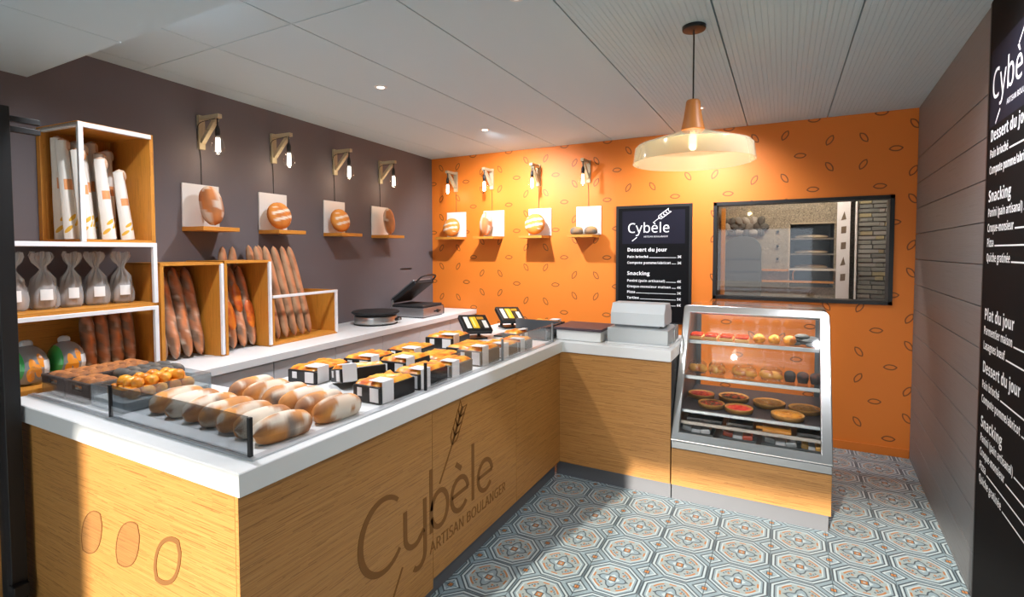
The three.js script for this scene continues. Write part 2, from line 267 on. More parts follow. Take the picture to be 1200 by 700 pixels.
{
  const t = thing('sales_counter', 'oak fronted sales counter with engraved bakery logo under the white worktop', 'counter', W3(-1.7, 0, 2)), off = (g) => g.translate(1.7, 0, 2);
  const N = (n, g, m) => mesh(n, off(g), m, t);
  N('carcass', merged(X6(-2.1, -1.36, 0.1, 0.862, 0.912, 3.24), X6(-2.86, -2.1, 0.1, 0.862, 0.93, 1.43)), M.blackSoft);
  N('front_panel', woodA(-1.36, -1.345, 0.06, 0.863, 0.893, 1.798), M.wood); N('front_panel', woodA(-1.36, -1.345, 0.1, 0.863, 1.8, 2.599), M.wood); N('front_panel', woodA(-1.36, -1.345, 0.1, 0.863, 2.601, 3.2495), M.wood);
  N('end_panel', woodA(-2.655, -1.361, 0.06, 0.863, 0.893, 0.91), M.wood); N('end_panel', woodA(-2.862, -2.66, 0.06, 0.863, 0.9, 0.915), M.wood);
  N('kick_plate', merged(X6(-1.395, -1.378, 0, 0.1, 0.94, 3.245), X6(-2.86, -1.378, 0, 0.06, 0.925, 0.94)), M.kick);
  // engraved lettering: strokes lie on the panel, u towards the depth
  const rib = (pts, w, d = 0.0016) => {
    const L = [], R = []; pts.forEach((p, i) => { const a = pts[Math.max(0, i - 1)], b = pts[Math.min(pts.length - 1, i + 1)], dx = b[0] - a[0], dy = b[1] - a[1], l = Math.hypot(dx, dy) || 1, ww = typeof w === 'function' ? w(i / (pts.length - 1)) : w; L.push(new THREE.Vector2(p[0] - dy / l * ww / 2, p[1] + dx / l * ww / 2)); R.push(new THREE.Vector2(p[0] + dy / l * ww / 2, p[1] - dx / l * ww / 2)); });
    return new THREE.ExtrudeGeometry(new THREE.Shape([...L, ...R.reverse()]), { depth: d, bevelEnabled: false });
  };
  const arc = (cx, cy, rx, ry, a0, a1, n = 28) => Array.from({ length: n + 1 }, (_, i) => { const a = (a0 + (a1 - a0) * i / n) * Math.PI / 180; return [cx + rx * Math.cos(a), cy + ry * Math.sin(a)]; });
  const w = 0.023, E = (x) => [rib([...arc(x + 0.075, 0.082, 0.07, 0.078, 5, 320)], w), rib([[x + 0.006, 0.085], [x + 0.146, 0.09]], w * 0.8)];
  const letters = { C: [rib(arc(0.135, 0.14, 0.125, 0.142, 48, 318, 40), (t) => w * (0.7 + 0.5 * Math.sin(t * 3.14)))], y: [rib([[0.262, 0.175], [0.262, 0.07], ...arc(0.318, 0.06, 0.056, 0.055, 180, 300, 12), [0.385, 0.045]], w), rib([[0.392, 0.178], [0.392, -0.03], ...arc(0.345, -0.05, 0.046, 0.055, 0, -130, 14)], w)],
    b: [rib([[0.437, 0.285], [0.437, 0.0]], w), rib(arc(0.5, 0.085, 0.062, 0.08, 170, -165), w)], e: [...E(0.588), rib([[0.63, 0.235], [0.675, 0.2]], w)], l: [rib([[0.78, 0.285], [0.778, 0.0]], w)], e_end: E(0.822) };
  const eng = S('#80531f', 0.8), place = (g) => { g.rotateY(Math.PI / 2); g.translate(-1.345 + 1.7, 0.315, -1.35 + 2); return g; };
  for (const k of Object.keys(letters)) { const o = mesh('engraved_letter', place(merged(letters[k])), eng, t); o.userData.label = 'dark brown engraved letter'; }
  const ears = []; const stem = [[0.50, 0.195], [0.56, 0.28], [0.60, 0.34]]; ears.push(rib(stem, 0.009));
  const ax = [0.6, 0.34], dir = [0.5, 0.866], nx = [-0.866, 0.5];
  for (let i = 0; i < 4; i++) for (const sd of [-1, 1]) { const b = i * 0.043, q = (a, n2) => [ax[0] + dir[0] * a + nx[0] * n2 * sd, ax[1] + dir[1] * a + nx[1] * n2 * sd]; ears.push(rib([q(b, 0.002), q(b + 0.028, 0.028), q(b + 0.07, 0.032), q(b + 0.045, 0.004), q(b, 0.002)], 0.0075)); }
  ears.push(rib([[0.6, 0.34], [0.69, 0.496]], 0.006));
  const wg = mesh('engraved_wheat_ear', place(merged(ears)), eng, t); wg.userData.label = 'dark brown engraved ear of wheat';
  mesh('engraved_stalk', place(merged(rib([[0.243, -0.045], [0.14, -0.21]], 0.009))), eng, t);
  const font = await new FontLoader().loadAsync('fonts/droid/droid_sans_regular.typeface.json');
  const tg = new TextGeometry('ARTISAN BOULANGER', { font, size: 0.052, depth: 0.0014, curveSegments: 4 }); tg.computeBoundingBox(); tg.scale(0.69 / tg.boundingBox.max.x, 1, 1); tg.translate(0.425, -0.09, 0);
  mesh('engraved_tagline', place(merged(tg)), eng, t).userData.label = 'small dark brown engraved capitals';
  // three grain shapes cut into the end panel
  const grain = (k) => { const s = new THREE.Shape(); s.moveTo(0.07 * k, 0.085 * k); s.bezierCurveTo(0.02 * k, 0.1 * k, -0.07 * k, 0.06 * k, -0.078 * k, -0.05 * k); s.lineTo(-0.07 * k, -0.085 * k); s.bezierCurveTo(-0.02 * k, -0.1 * k, 0.07 * k, -0.07 * k, 0.08 * k, 0.05 * k); s.closePath(); return s; };
  [[-2.19, 0.54, 1], [-1.945, 0.562, 1], [-1.708, 0.573, 0]].forEach(([x, y, full]) => {
    const s = grain(1), h = grain(full ? 0.95 : 0.8); s.holes.push(new THREE.Path(h.getPoints(16)));
    const g = new THREE.ExtrudeGeometry(s, { depth: 0.0018, bevelEnabled: false, curveSegments: 16 }); g.translate(x + 1.7, y, -0.893 + 2); const o = mesh('engraved_grain', g, S('#7a4f1c', 0.8), t); o.userData.label = 'engraved grain outline';
    if (full) { const f = new THREE.ExtrudeGeometry(grain(0.95), { depth: 0.0008, bevelEnabled: false, curveSegments: 16 }); uvM(f); f.translate(x + 1.7, y, -0.893 + 2); mesh('grain_field', f, S('#d9d3c8', 0.7, { map: M.wood.map }), o); }
  });
}
{
  const t = thing('till_counter', 'short oak counter leg carrying the till between logo counter and pastry case', 'counter', W3(-0.97, 0, 3.5)), N = (n, g, m) => mesh(n, g.translate(0.97, 0, 3.5), m, t);
  N('carcass', X6(-1.362, -0.606, 0.1, 0.862, 3.265, 3.88), M.blackSoft);
  N('front_panel', woodA(-1.362, -0.604, 0.1, 0.863, 3.25, 3.265), M.wood);
  N('kick_plate', X6(-1.377, -0.604, 0, 0.1, 3.275, 3.29), M.kick);
}
// ---------- back counter along the dark wall ----------
{
  const t = thing('back_counter', 'white back counter with flush fronts along the dark wall', 'counter', LW(0, 0, 2), TH), N = (n, g, m) => mesh(n, g, m, t);
  const z0 = -1.955, z1 = 1.24;
  N('worktop', B(0.292, 0.902, (z0 + z1) / 2, 0.584, 0.046, z1 - z0, 0.003), M.white);
  N('carcass', B(0.28, 0.49, (z0 + z1) / 2, 0.53, 0.776, z1 - z0 - 0.01), M.frontGrey);
  for (let i = 0; i < 6; i++) N('drawer_front', B(0.556, 0.5, z0 + 0.268 + i * 0.532, 0.02, 0.75, 0.527, 0.002), M.frontGrey);
  N('kick_plate', B(0.25, 0.05, (z0 + z1) / 2, 0.5, 0.1, z1 - z0 - 0.02), M.kick);
}
// ---------- bread tower ----------
{
  const t = thing('bread_tower', 'wooden bread shelving tower with white metal edges beside the counter end', 'shelving', LW(0, 0, 3.5), TH), N = (n, g, m = M.woodShelf) => mesh(n, g, m, t), D = 0.35;
  const bs = 3.595 - 3.5, be = 3.255 - 3.5, ls = 3.9 - 3.5;          // local z: be is the far end
  const V = (x, y0, y1, z, k = 0.02) => B(x, (y0 + y1) / 2, z, k, y1 - y0, k, 0.002), mid = (be + bs) / 2, dz = bs - be, ml = (be + ls) / 2, dl = ls - be;
  N('back_panel', B(0.012, 1.878, mid, 0.014, 0.56, dz, 0, true)); N('top_panel', B(D / 2, 2.155, mid, D, 0.016, dz)); N('bottom_panel', B(D / 2, 1.604, mid, D, 0.016, dz)); N('side_panel', B(D / 2, 1.88, be + 0.009, D, 0.55, 0.018, 0, true));
  N('metal_edge', V(D, 1.6, 2.16, bs - 0.01), M.whiteMetal); N('metal_edge', B(D, 2.148, mid, 0.02, 0.022, dz - 0.03, 0.002), M.whiteMetal); N('metal_edge', B(D / 2, 2.15, bs - 0.01, D, 0.02, 0.02, 0.002), M.whiteMetal);
  N('back_post', B(0.02, 1.88, bs - 0.01, 0.03, 0.54, 0.025, 0, true));
  N('shelf', B(D / 2, 1.587, ml, D, 0.016, dl)); N('metal_edge', B(D, 1.588, ml, 0.02, 0.022, dl, 0.002), M.whiteMetal); N('metal_edge', V(D, 1.284, 1.578, be + 0.01), M.whiteMetal);
  N('shelf', B(D / 2, 1.276, ml, D, 0.018, dl)); N('metal_edge', B(D, 1.258, ml, 0.02, 0.02, dl, 0.002), M.whiteMetal); N('metal_edge', V(D, 0.94, 1.25, be + 0.01), M.whiteMetal);
  N('back_panel', B(0.012, 1.1, ml, 0.014, 0.33, dl)); N('shelf', B(D / 2, 0.94, ml, D, 0.02, dl)); N('base', B(D / 2, 0.47, ml, D, 0.92, dl));
}
// ---------- three open bread crates on the back counter ----------
function crate(name, label, s0, s1, y1, o = {}) {
  const D = 0.35, L = s0 - s1 - 0.004, t = thing(name, label, 'bread crate', LW(0, 0.926, (s0 + s1) / 2), TH), h = y1 - 0.926, N = (n, g, m = M.woodShelf) => mesh(n, g, m, t), hb = o.back ?? h;
  N('side_panel', B(D / 2, h / 2, L / 2 - 0.009, D - 0.004, h, 0.018, 0, true)); if (!o.openEnd) N('side_panel', B(D / 2, h / 2, -L / 2 + 0.009, D - 0.004, h, 0.018, 0, true));
  N('back_panel', B(0.012, hb / 2, 0, 0.014, hb, L - 0.04)); if (o.top !== false) N('top_panel', B((D + (o.slot ?? 0)) / 2, h - 0.008, 0, D - (o.slot ?? 0), 0.016, L));
  if (o.floor) N('base', B(D / 2, 0.009, 0, D, 0.018, L - 0.02));
  N('metal_edge', B(D, h / 2, -L / 2 + 0.01, 0.018, h - 0.02, 0.018, 0.002), M.whiteMetal);
  if (o.rail) N('metal_edge', B(D, h - 0.01, 0, 0.018, 0.018, L, 0.002), M.whiteMetal);
}
crate('bread_crate', 'square wooden crate of four dark baguettes next to the shelving tower', 3.238, 2.868, 1.492);
crate('bread_crate', 'square wooden crate holding sandwich baguettes between two other crates', 2.862, 2.524, 1.498, { slot: 0.1, back: 0.4 });
crate('bread_crate', 'low open wooden crate with white rail and tall baguettes by the hotplate', 2.52, 1.915, 1.262, { floor: true, top: false, rail: true });

// ---------- wall shelves with white boards ----------
['tall oval floured loaf', 'larger slashed round loaf', 'smaller slashed round loaf', 'slim upright loaf'].forEach((n, i) => {
  const s = tag(mesh(numbered('wall_shelf'), B(0.1, -0.013, 0, 0.2, 0.026, 0.25, 0.002), M.woodShelf), `small oak wall shelf on dark wall under the ${n}`, 'shelf', 'small wall shelves'); s.position.copy(LW(0, 1.708, shelvesL[i])); s.rotation.y = TH;
  const b = tag(mesh(numbered('backing_board'), B(0.006, 0.137, 0, 0.01, 0.272, 0.248, 0.001), M.white), `white square board on dark wall behind the ${n}`, 'board', 'white boards behind shelf loaves'); b.position.copy(LW(0, 1.709, shelvesL[i])); b.rotation.y = TH;
});
['golden loaf next to the corner', 'grey upright loaf', 'largest golden loaf', 'pair of small dark loaves'].forEach((n, i) => {
  const x = shelvesB[i];
  tag(mesh(numbered('wall_shelf'), B(0, -0.013, 0.1, 0.25, 0.026, 0.2, 0.002), M.woodShelf), `small oak wall shelf on orange wall under the ${n}`, 'shelf', 'small wall shelves').position.copy(W3(x, 1.708, ZO));
  tag(mesh(numbered('backing_board'), B(0, 0.137, 0.006, 0.248, 0.272, 0.01, 0.001), M.white), `white square board on orange wall behind the ${n}`, 'board', 'white boards behind shelf loaves').position.copy(W3(x + 0.02, 1.709, ZO));
});

// ---------- bread makers ----------
const C = (h) => new THREE.Color(h), mix = (a, b, t) => a.clone().lerp(b, Math.min(1, Math.max(0, t)));
M.crust = S(0xffffff, 0.75, { vertexColors: true });
M.glaze = S(0xffffff, 0.35, { vertexColors: true });
function loafGeo(L, rx, ry, k, colour, o = {}) {                       // long axis z, resting on y = 0
  const nu = o.nu ?? 22, nv = o.nv ?? 16, pos = [], col = [], idx = [], p = o.power ?? 2.6, bump = o.bump ?? 0.08;
  for (let i = 0; i <= nu; i++) for (let j = 0; j <= nv; j++) {
    const t = i / nu, a = j / nv * 2 * Math.PI, e = Math.pow(Math.max(0, 1 - Math.pow(Math.abs(2 * t - 1), p)), 0.5), zz = (t - 0.5) * L;
    const ca = Math.cos(a), sa = Math.sin(a), nn = fbm(ca * 1.3 + k * 7.1, sa * 1.3 + k, zz / rx * 0.8 + k * 3), d = 1 + bump * 2 * (nn - 0.5) + (o.shape ? o.shape(t, a) : 0);
    let y = sa * ry * e * d; if (y < -ry * 0.6) y = -ry * 0.6 + (y + ry * 0.6) * 0.2;
    pos.push(ca * rx * e * d, y + ry * 0.68, zz); const c = colour(t, a, nn, k, ca, sa, zz); col.push(c.r, c.g, c.b);
  }
  for (let i = 0; i < nu; i++) for (let j = 0; j < nv; j++) { const a = i * (nv + 1) + j, b = a + nv + 1; idx.push(a, a + 1, b, b, a + 1, b + 1); }
  const g = new THREE.BufferGeometry(); g.setAttribute('position', new THREE.Float32BufferAttribute(pos, 3)); g.setAttribute('color', new THREE.Float32BufferAttribute(col, 3)); g.setIndex(idx); g.computeVertexNormals(); return g;
}
const flour = C('#e6dbc8'), gold = C('#dd9446'), brown = C('#96664a'), dark = C('#5e3d22'), red = C('#dd7436'), grey = C('#77726c');
const rollCol = (t, a, n, k, ca, sa, z) => { const patch = noise(z * 30 + k * 5, ca * 1.1 + k, sa * 1.1) + 0.25 * Math.sin(z * 24 + 1), f = sm(Math.min(1, Math.max(0, (patch - 0.5) * 6))) * (0.35 + 0.65 * noise(k + z * 9, 3, sa)); return mix(mix(mix(gold, brown, (n - 0.35) * 2.2), grey, (noise(z * 26 + 3, k * 2, ca) - 0.66) * 3), flour, f * 1.1); };
const rolls = [0, 1, 2, 3].map((k) => loafGeo(0.205, 0.049, 0.05, k + 1, rollCol, { power: 3.2 }));
const bagCol = (t, a, n, k, ca, sa, z) => { const s = Math.sin(t * 21 + a * 1.7 + k + 2 * noise(z * 9, k, 1)), slash = sm(Math.min(1, Math.max(0, (s + 0.15) * 1.6))) * Math.max(0, Math.sin(a + (k % 3 - 1) * 0.5)) * (0.4 + noise(z * 30, ca * 3, k)); const core = Math.max(0, 1 - Math.abs(ca + 0.25 * Math.sin(z * 26 + k)) * 1.9) * (sa > 0 ? 1 : 0); return mix(mix(mix(C('#8b6f5b'), dark, (n - 0.42) * 2.4), flour, (noise(z * 34, ca * 3 + k, 5) - 0.62) * 2), mix(red, C('#f0a060'), noise(z * 40, k, ca * 2) * 0.6), Math.max(slash * 0.5, core * (0.35 + 1.1 * noise(z * 16, k, 2)))); };
const bagShape = (t, a) => 0.05 * Math.max(0, Math.sin(a)) * Math.sin(t * 21 + a * 1.7);
const baguettes = [0, 1, 2].map((k) => loafGeo(0.54, 0.034, 0.033, k + 11, bagCol, { power: 5, nu: 36, nv: 12, shape: bagShape }));
const longBag = [0, 1, 2].map((k) => loafGeo(0.66, 0.033, 0.03, k + 21, (t, a, n, kk, ca, sa, z) => { const cut = Math.max(0, 1 - Math.abs(ca) * 2.4) * (sa > 0 ? 1 : 0); return mix(mix(C('#a98564'), C('#6d4a30'), (n - 0.35) * 2), red, cut * (0.5 + 0.5 * noise(z * 18, kk, 0))); }, { power: 4.5, nu: 34, nv: 14 }));
const shortBag = [0, 1].map((k) => loafGeo(0.3, 0.0305, 0.029, k + 31, bagCol, { power: 5, nu: 26, nv: 12, shape: bagShape }));
// stand a loaf on its end, scored side out of the wall, leaning back towards it
function stand(geo, m, name, label, cat, group, off, y, s, lean, roll = 0, L = 0.54) {
  const t = tag(mesh(numbered(name), geo, m), label, cat, group);
  const q = new THREE.Quaternion().setFromEuler(new THREE.Euler(0, TH, 0));
  q.multiply(new THREE.Quaternion().setFromAxisAngle(new THREE.Vector3(1, 0, 0), roll)).multiply(new THREE.Quaternion().setFromAxisAngle(new THREE.Vector3(0, 0, 1), lean));
  q.multiply(new THREE.Quaternion().setFromRotationMatrix(new THREE.Matrix4().makeBasis(new THREE.Vector3(0, 0, 1), new THREE.Vector3(1, 0, 0), new THREE.Vector3(0, 1, 0))));   // loaf z up, loaf top outwards
  t.quaternion.copy(q);
  const base = new THREE.Vector3(0, 0, -L / 2).applyQuaternion(q); t.position.copy(LW(off, y, s)).sub(base); return t;
}
[[3.15, 0.045], [3.077, 0.045], [3.003, 0.045], [2.93, 0.045]].forEach(([s, r], i) => stand(baguettes[i % 3], M.crust, 'baguette', 'dark scored baguette standing in the crate next to the shelving tower', 'baguette', 'baguettes in the first crate', 0.2, 0.93, s, 0.2, r));
[[2.8, 0.02, 0.22], [2.725, 0.02, 0.22], [2.65, 0.02, 0.22], [2.58, 0.02, 0.22]].forEach(([s, r, off], i) => {
  const b = stand(baguettes[(i + 1) % 3], M.crust, 'sandwich_baguette', 'filled baguette wrapped in clear film in the middle crate', 'baguette', 'sandwich baguettes in the middle crate', off, 0.93, s, 0.24, r);
  const f = mesh('filling', loafGeo(0.2, 0.03, 0.012, i + 51, (t, a, n) => mix(C('#e07b24'), C('#a83a1a'), (n - 0.4) * 3), { nu: 14, nv: 10, bump: 0.3 }), M.glaze, b); f.position.set(0, 0.045, i % 2 ? -0.06 : 0.05);
});
[[2.67, 0.045], [2.585, 0.045]].forEach(([s, off], i) => stand(longBag[i], M.crust, 'baguette', 'pale baguette poking up behind the middle crate', 'baguette', 'baguettes poking up behind the middle crate', off, 0.93, s, 0, -0.02 + i * 0.02, 0.66));
[[2.42, 0.27, 0.03], [2.347, 0.27, 0.03], [2.41, 0.15, 0.03], [2.274, 0.27, 0.03], [2.33, 0.15, 0.03], [2.2, 0.27, 0.03], [2.127, 0.26, 0.03]].forEach(([s, off, r], i) => stand(longBag[i % 3], M.crust, 'baguette', 'tall baguette leaning in the low crate by the hotplate', 'baguette', 'tall baguettes in the low crate', off, 0.948, s, off > 0.2 ? 0.22 : 0.16, 0.05 + r, 0.66));
[3.49, 3.427, 3.365, 3.303].forEach((s, i) => stand(shortBag[i % 2], M.crust, 'short_baguette', 'short half baguette standing on the bottom shelf of the tower', 'baguette', 'half baguettes on the bottom shelf', 0.17, 0.951, s, 0.12, 0, 0.3));

// paper-wrapped baguettes
{
  const paper = canvasTex(256, 1024, (c, w, h) => {
    c.fillStyle = '#e9e5dc'; c.fillRect(0, 0, w, h); c.fillStyle = '#e39a63'; c.fillRect(30, 400, 70, 110); c.fillRect(160, 470, 60, 90);
    c.fillStyle = '#e3b23a'; for (const [x, y] of [[60, 800], [90, 850], [190, 880], [140, 760], [30, 920], [200, 690]]) { c.beginPath(); c.ellipse(x, y, 14, 44, 0.5, 0, 7); c.fill(); }
    for (let i = 0; i < 240; i++) { c.globalAlpha = 0.12; c.fillStyle = rnd() < 0.5 ? '#bcb4a4' : '#fff'; c.fillRect(rnd() * w, rnd() * h, rr(1, 3), rr(20, 160)); } c.globalAlpha = 1;
  });
  const m = S(0xffffff, 0.8, { map: paper, side: THREE.DoubleSide });
  const geo = (k, L) => { const g = new THREE.CylinderGeometry(0.029, 0.036, L, 14, 12, true); const p = g.attributes.position; for (let i = 0; i < p.count; i++) { const x = p.getX(i), z = p.getZ(i), y = p.getY(i), f = 1 + 0.16 * (fbm(x * 40 + k, y * 14, z * 40) - 0.5) + 0.07 * Math.cos(4 * Math.atan2(z, x)); p.setXYZ(i, x * f, y, z * f * 0.8); } g.computeVertexNormals(); g.translate(0, L / 2, 0); return g; };
  const end = (k, L) => loafGeo(0.07, 0.029, 0.027, k, rollCol, { nu: 10, nv: 12 }).rotateX(-Math.PI / 2).translate(0, L - 0.02, 0.012);
  [[0.06, 3.53, 0.02, 0.5], [0.06, 3.457, 0.02, 0.49], [0.06, 3.384, 0.02, 0.5], [0.06, 3.312, 0.02, 0.47], [0.145, 3.53, 0.05, 0.48], [0.145, 3.452, 0.05, 0.47], [0.145, 3.375, 0.05, 0.44], [0.235, 3.51, 0.06, 0.43], [0.24, 3.415, 0.07, 0.4], [0.235, 3.325, 0.09, 0.35]].forEach(([off, s, r, L], i) => {
    const t = thing('wrapped_baguette', 'baguette in printed white paper sleeve standing in the tower top box', 'baguette', LW(off, 1.616, s), TH, 'paper-wrapped baguettes in the top box'); t.rotation.order = 'YXZ'; t.rotation.x = r; t.rotation.z = off > 0.1 ? 0.03 : 0;
    mesh('paper_sleeve', geo(i, L), m, t); mesh('crust', end(60 + i, L), M.crust, t);
  });
}
// clear plastic bags of rolls
{
  const plastic = P('#f4f7f8', 0.16, { transmission: 0.72, thickness: 0, ior: 1.4, side: THREE.DoubleSide }), label = S('#e9e9e6', 0.5);
  const bagGeo = (k, R, H) => {
    const prof = [[0.02, 0], [0.8, 0.0], [1, 0.06], [1.04, 0.2], [0.95, 0.38], [0.68, 0.54], [0.34, 0.65], [0.22, 0.7], [0.3, 0.76], [0.56, 0.84], [0.7, 0.93], [0.6, 1]], n = 40, pos = [], idx = [];
    prof.forEach(([r, y], i) => { for (let j = 0; j <= n; j++) { const a = j / n * 2 * Math.PI, fold = (y > 0.5 ? 0.28 : 0.07) * Math.sin(a * (y > 0.5 ? 9 : 6) + k * 2 + y * 5) + 0.16 * (fbm(Math.cos(a) * 2 + k * 9, y * 6, Math.sin(a) * 2) - 0.5); const q = R * r * (1 + fold); pos.push(Math.cos(a) * q * 0.92, y * H + (y > 0.8 ? 0.02 * H * Math.sin(a * 3 + k) : 0), Math.sin(a) * q + (y > 0.75 ? 0.18 * R * Math.sin(k * 2.3) : 0)); } });
    for (let i = 0; i < prof.length - 1; i++) for (let j = 0; j < n; j++) { const a = i * (n + 1) + j, b = a + n + 1; idx.push(a, b, a + 1, b, b + 1, a + 1); }
    const g = new THREE.BufferGeometry(); g.setAttribute('position', new THREE.Float32BufferAttribute(pos, 3)); g.setIndex(idx); g.computeVertexNormals(); return g;
  };
  const patch = (R, w, h, y) => { const g = new THREE.CylinderGeometry(R, R * 1.02, h, 8, 1, true, Math.PI / 2 - w / 2, w); g.translate(0, y, 0); return g; };
  [[3.79, 0.053], [3.675, 0.054], [3.567, 0.047], [3.46, 0.053], [3.343, 0.052]].forEach(([s, R], i) => {
    const t = thing('bread_bag', 'clear knotted plastic bag of rolls with white label on the tower shelf', 'bread bag', LW(0.2, 1.2855, s), TH, 'clear bread bags on the tower shelf');
    mesh('bag', bagGeo(i, R, 0.265), plastic, t);
    const l1 = mesh('loaf', loafGeo(R * 1.7, R * 0.72, 0.055, 71 + i, (q, a, n) => mix(C('#a8835c'), C('#7a5334'), (n - 0.35) * 2)), M.crust, t); l1.position.y = 0.006; l1.rotation.y = 0.2;
    const l2 = mesh('loaf', loafGeo(R * 1.3, R * 0.6, 0.04, 81 + i, (q, a, n) => mix(C('#a8835c'), C('#7a5334'), (n - 0.35) * 2)), M.crust, t); l2.position.y = 0.075;
    const p = mesh('label', patch(R * 1.12, 0.75, 0.05, 0.07), label, t); p.rotation.y = -0.25;
  });
  const printed = canvasTex(512, 256, (c, w, h) => { c.fillStyle = '#828382'; c.fillRect(0, 0, w, h); c.fillStyle = '#37a04a'; c.beginPath(); c.ellipse(60, 130, 50, 110, 0.2, 0, 7); c.fill(); c.fillStyle = '#e8902a'; for (const [x, y] of [[190, 150], [250, 180], [160, 200], [300, 130]]) { c.beginPath(); c.ellipse(x, y, 44, 34, 0.4, 0, 7); c.fill(); } c.fillStyle = '#d4d4d2'; c.fillRect(330, 130, 120, 90); });
  [[3.745, 'nearer the tower end', 0.9], [3.6, 'beside the half baguettes', 0]].forEach(([s, n, r], i) => {
    const t = thing('printed_bread_bag', `rounded bread bag with green and orange print ${i ? 'beside the half baguettes' : 'in the bottom corner of the tower'}`, 'bread bag', LW(0.2, 0.951, s), TH);
    const g = loafGeo(0.142, 0.085, 0.105, 91 + i, () => flour, { power: 2.4, bump: 0.1 }); g.deleteAttribute('color'); const p = g.attributes.position, uv = new Float32Array(p.count * 2); for (let q = 0; q < p.count; q++) { uv[2 * q] = 0.5 - p.getZ(q) / 0.15; uv[2 * q + 1] = p.getY(q) / 0.22; } g.setAttribute('uv', new THREE.BufferAttribute(uv, 2));
    const b = mesh('bag', g, P(0xffffff, 0.25, { map: printed, clearcoat: 0.6 }), t); b.rotation.y = 0.05;
const k = mesh('knot', loafGeo(0.05, 0.016, 0.02, 95 + i, () => C('#b9bab8'), { bump: 0.5 }), M.crust, t); k.position.set(-0.01, 0.165, 0);
  });
}
// loaves on the wall shelves
{
  const oval = (k) => loafGeo(0.255, 0.066, 0.07, k, (t, a, n, kk, ca, sa, z) => mix(mix(C('#c9762e'), C('#7a4520'), (n - 0.4) * 2.2), C('#d8cdbc'), noise(ca * 2 + k, sa * 2, z * 14) > 0.55 ? 0.75 : 0.05), { power: 2.1 });
  const boule = (k, c2 = '#b8662a') => loafGeo(0.2, 0.1, 0.062, k, (t, a, n, kk, ca, sa, z) => { const slash = Math.abs(Math.sin(z * 62 + ca * 1.2)) > 0.86 && sa > 0.35 && Math.abs(z) < 0.06 ? 0.85 : 0; return mix(mix(C('#e0903a'), C(c2), (n - 0.4) * 2.4), C('#eee4d2'), slash); }, { power: 2, nu: 26, nv: 24 });
  const put = (name, geo, label, pos, ry, upright) => { const o = tag(mesh(numbered(name), geo, M.crust), label, 'loaf'); const q = new THREE.Quaternion().setFromEuler(new THREE.Euler(0, ry, 0)); q.multiply(upright); o.quaternion.copy(q); o.position.copy(pos); };
  const up = new THREE.Quaternion().setFromRotationMatrix(new THREE.Matrix4().makeBasis(new THREE.Vector3(0, 0, 1), new THREE.Vector3(1, 0, 0), new THREE.Vector3(0, 1, 0)));
  const tilt = (a) => new THREE.Quaternion().setFromAxisAngle(new THREE.Vector3(0, 0, 1), a).multiply(up);
  put('display_loaf', oval(3), 'tall oval loaf with floured crust standing on a wall shelf', LW(0.075, 1.834, 2.775), TH + 0.15, tilt(0.2));
  put('display_loaf', boule(5), 'larger slashed round loaf propped on a dark wall shelf', LW(0.06, 1.806, 2.225), TH + 0.1, tilt(0.2));
  put('display_loaf', boule(6), 'smaller slashed round loaf propped on a dark wall shelf', LW(0.06, 1.806, 1.595), TH + 0.1, tilt(0.2)); scene.children.at(-1).scale.setScalar(0.985);
  put('display_loaf', oval(8), 'slim upright loaf on the wall shelf nearest the room corner', LW(0.075, 1.833, 0.935), TH - 0.25, tilt(0.18)); scene.children.at(-1).scale.set(0.72, 0.9, 1);
  const f = -Math.PI / 2;
  put('display_loaf', boule(9, '#a8742a'), 'round golden loaf on the orange wall shelf next to the corner', W3(-3.19, 1.806, ZO - 0.06), f, tilt(0.2));
  put('display_loaf', oval(10), 'grey upright pointed loaf on an orange wall shelf', W3(-2.745, 1.834, ZO - 0.07), f, tilt(0.18));
  put('display_loaf', boule(12, '#a8742a'), 'largest golden round loaf on an orange wall shelf', W3(-2.19, 1.814, ZO - 0.06), f, tilt(0.2)); scene.children.at(-1).scale.setScalar(1.06);
  const sm1 = loafGeo(0.13, 0.05, 0.045, 14, (t, a, n) => mix(C('#6a6258'), C('#b98a4a'), (n - 0.45) * 3));
  [[-1.752, 0.1, 'paler'], [-1.612, -0.1, 'darker']].forEach(([x, r]) => { const o = tag(mesh(numbered('small_dark_loaf'), sm1, M.crust), 'small dark loaf lying on the orange wall shelf nearest the menu board', 'loaf', 'small dark loaves on the shelf'); o.position.copy(W3(x, 1.712, ZO - 0.09)); o.rotation.y = Math.PI / 2 + r; });
}

// ---------- goods on the counter ----------
const deck = TOP + 0.001;
[[-1.455, 1.13], [-1.558, 1.135], [-1.66, 1.14], [-1.765, 1.145], [-1.875, 1.15], [-1.985, 1.15], [-2.09, 1.15]].forEach(([x, z], i) => { const o = tag(mesh(numbered('bread_roll'), rolls[i % 4], M.crust), 'long floured bread roll in the row next to the smoked glass', 'bread roll', 'floured rolls by the smoked glass'); o.position.copy(W3(x, deck, z)); o.rotation.y = rr(-0.06, 0.02) - 0.06; });
[[-1.45, 1.36], [-1.55, 1.37], [-1.65, 1.375], [-1.76, 1.385], [-1.88, 1.39], [-1.99, 1.4]].forEach(([x, z], i) => { const o = tag(mesh(numbered('bread_roll'), rolls[(i + 2) % 4], M.crust), 'long floured bread roll in the row next to the boxed sandwiches', 'bread roll', 'floured rolls by the boxed sandwiches'); o.position.copy(W3(x, deck, z)); o.rotation.y = rr(-0.06, 0.02) - 0.06 + Math.PI; });
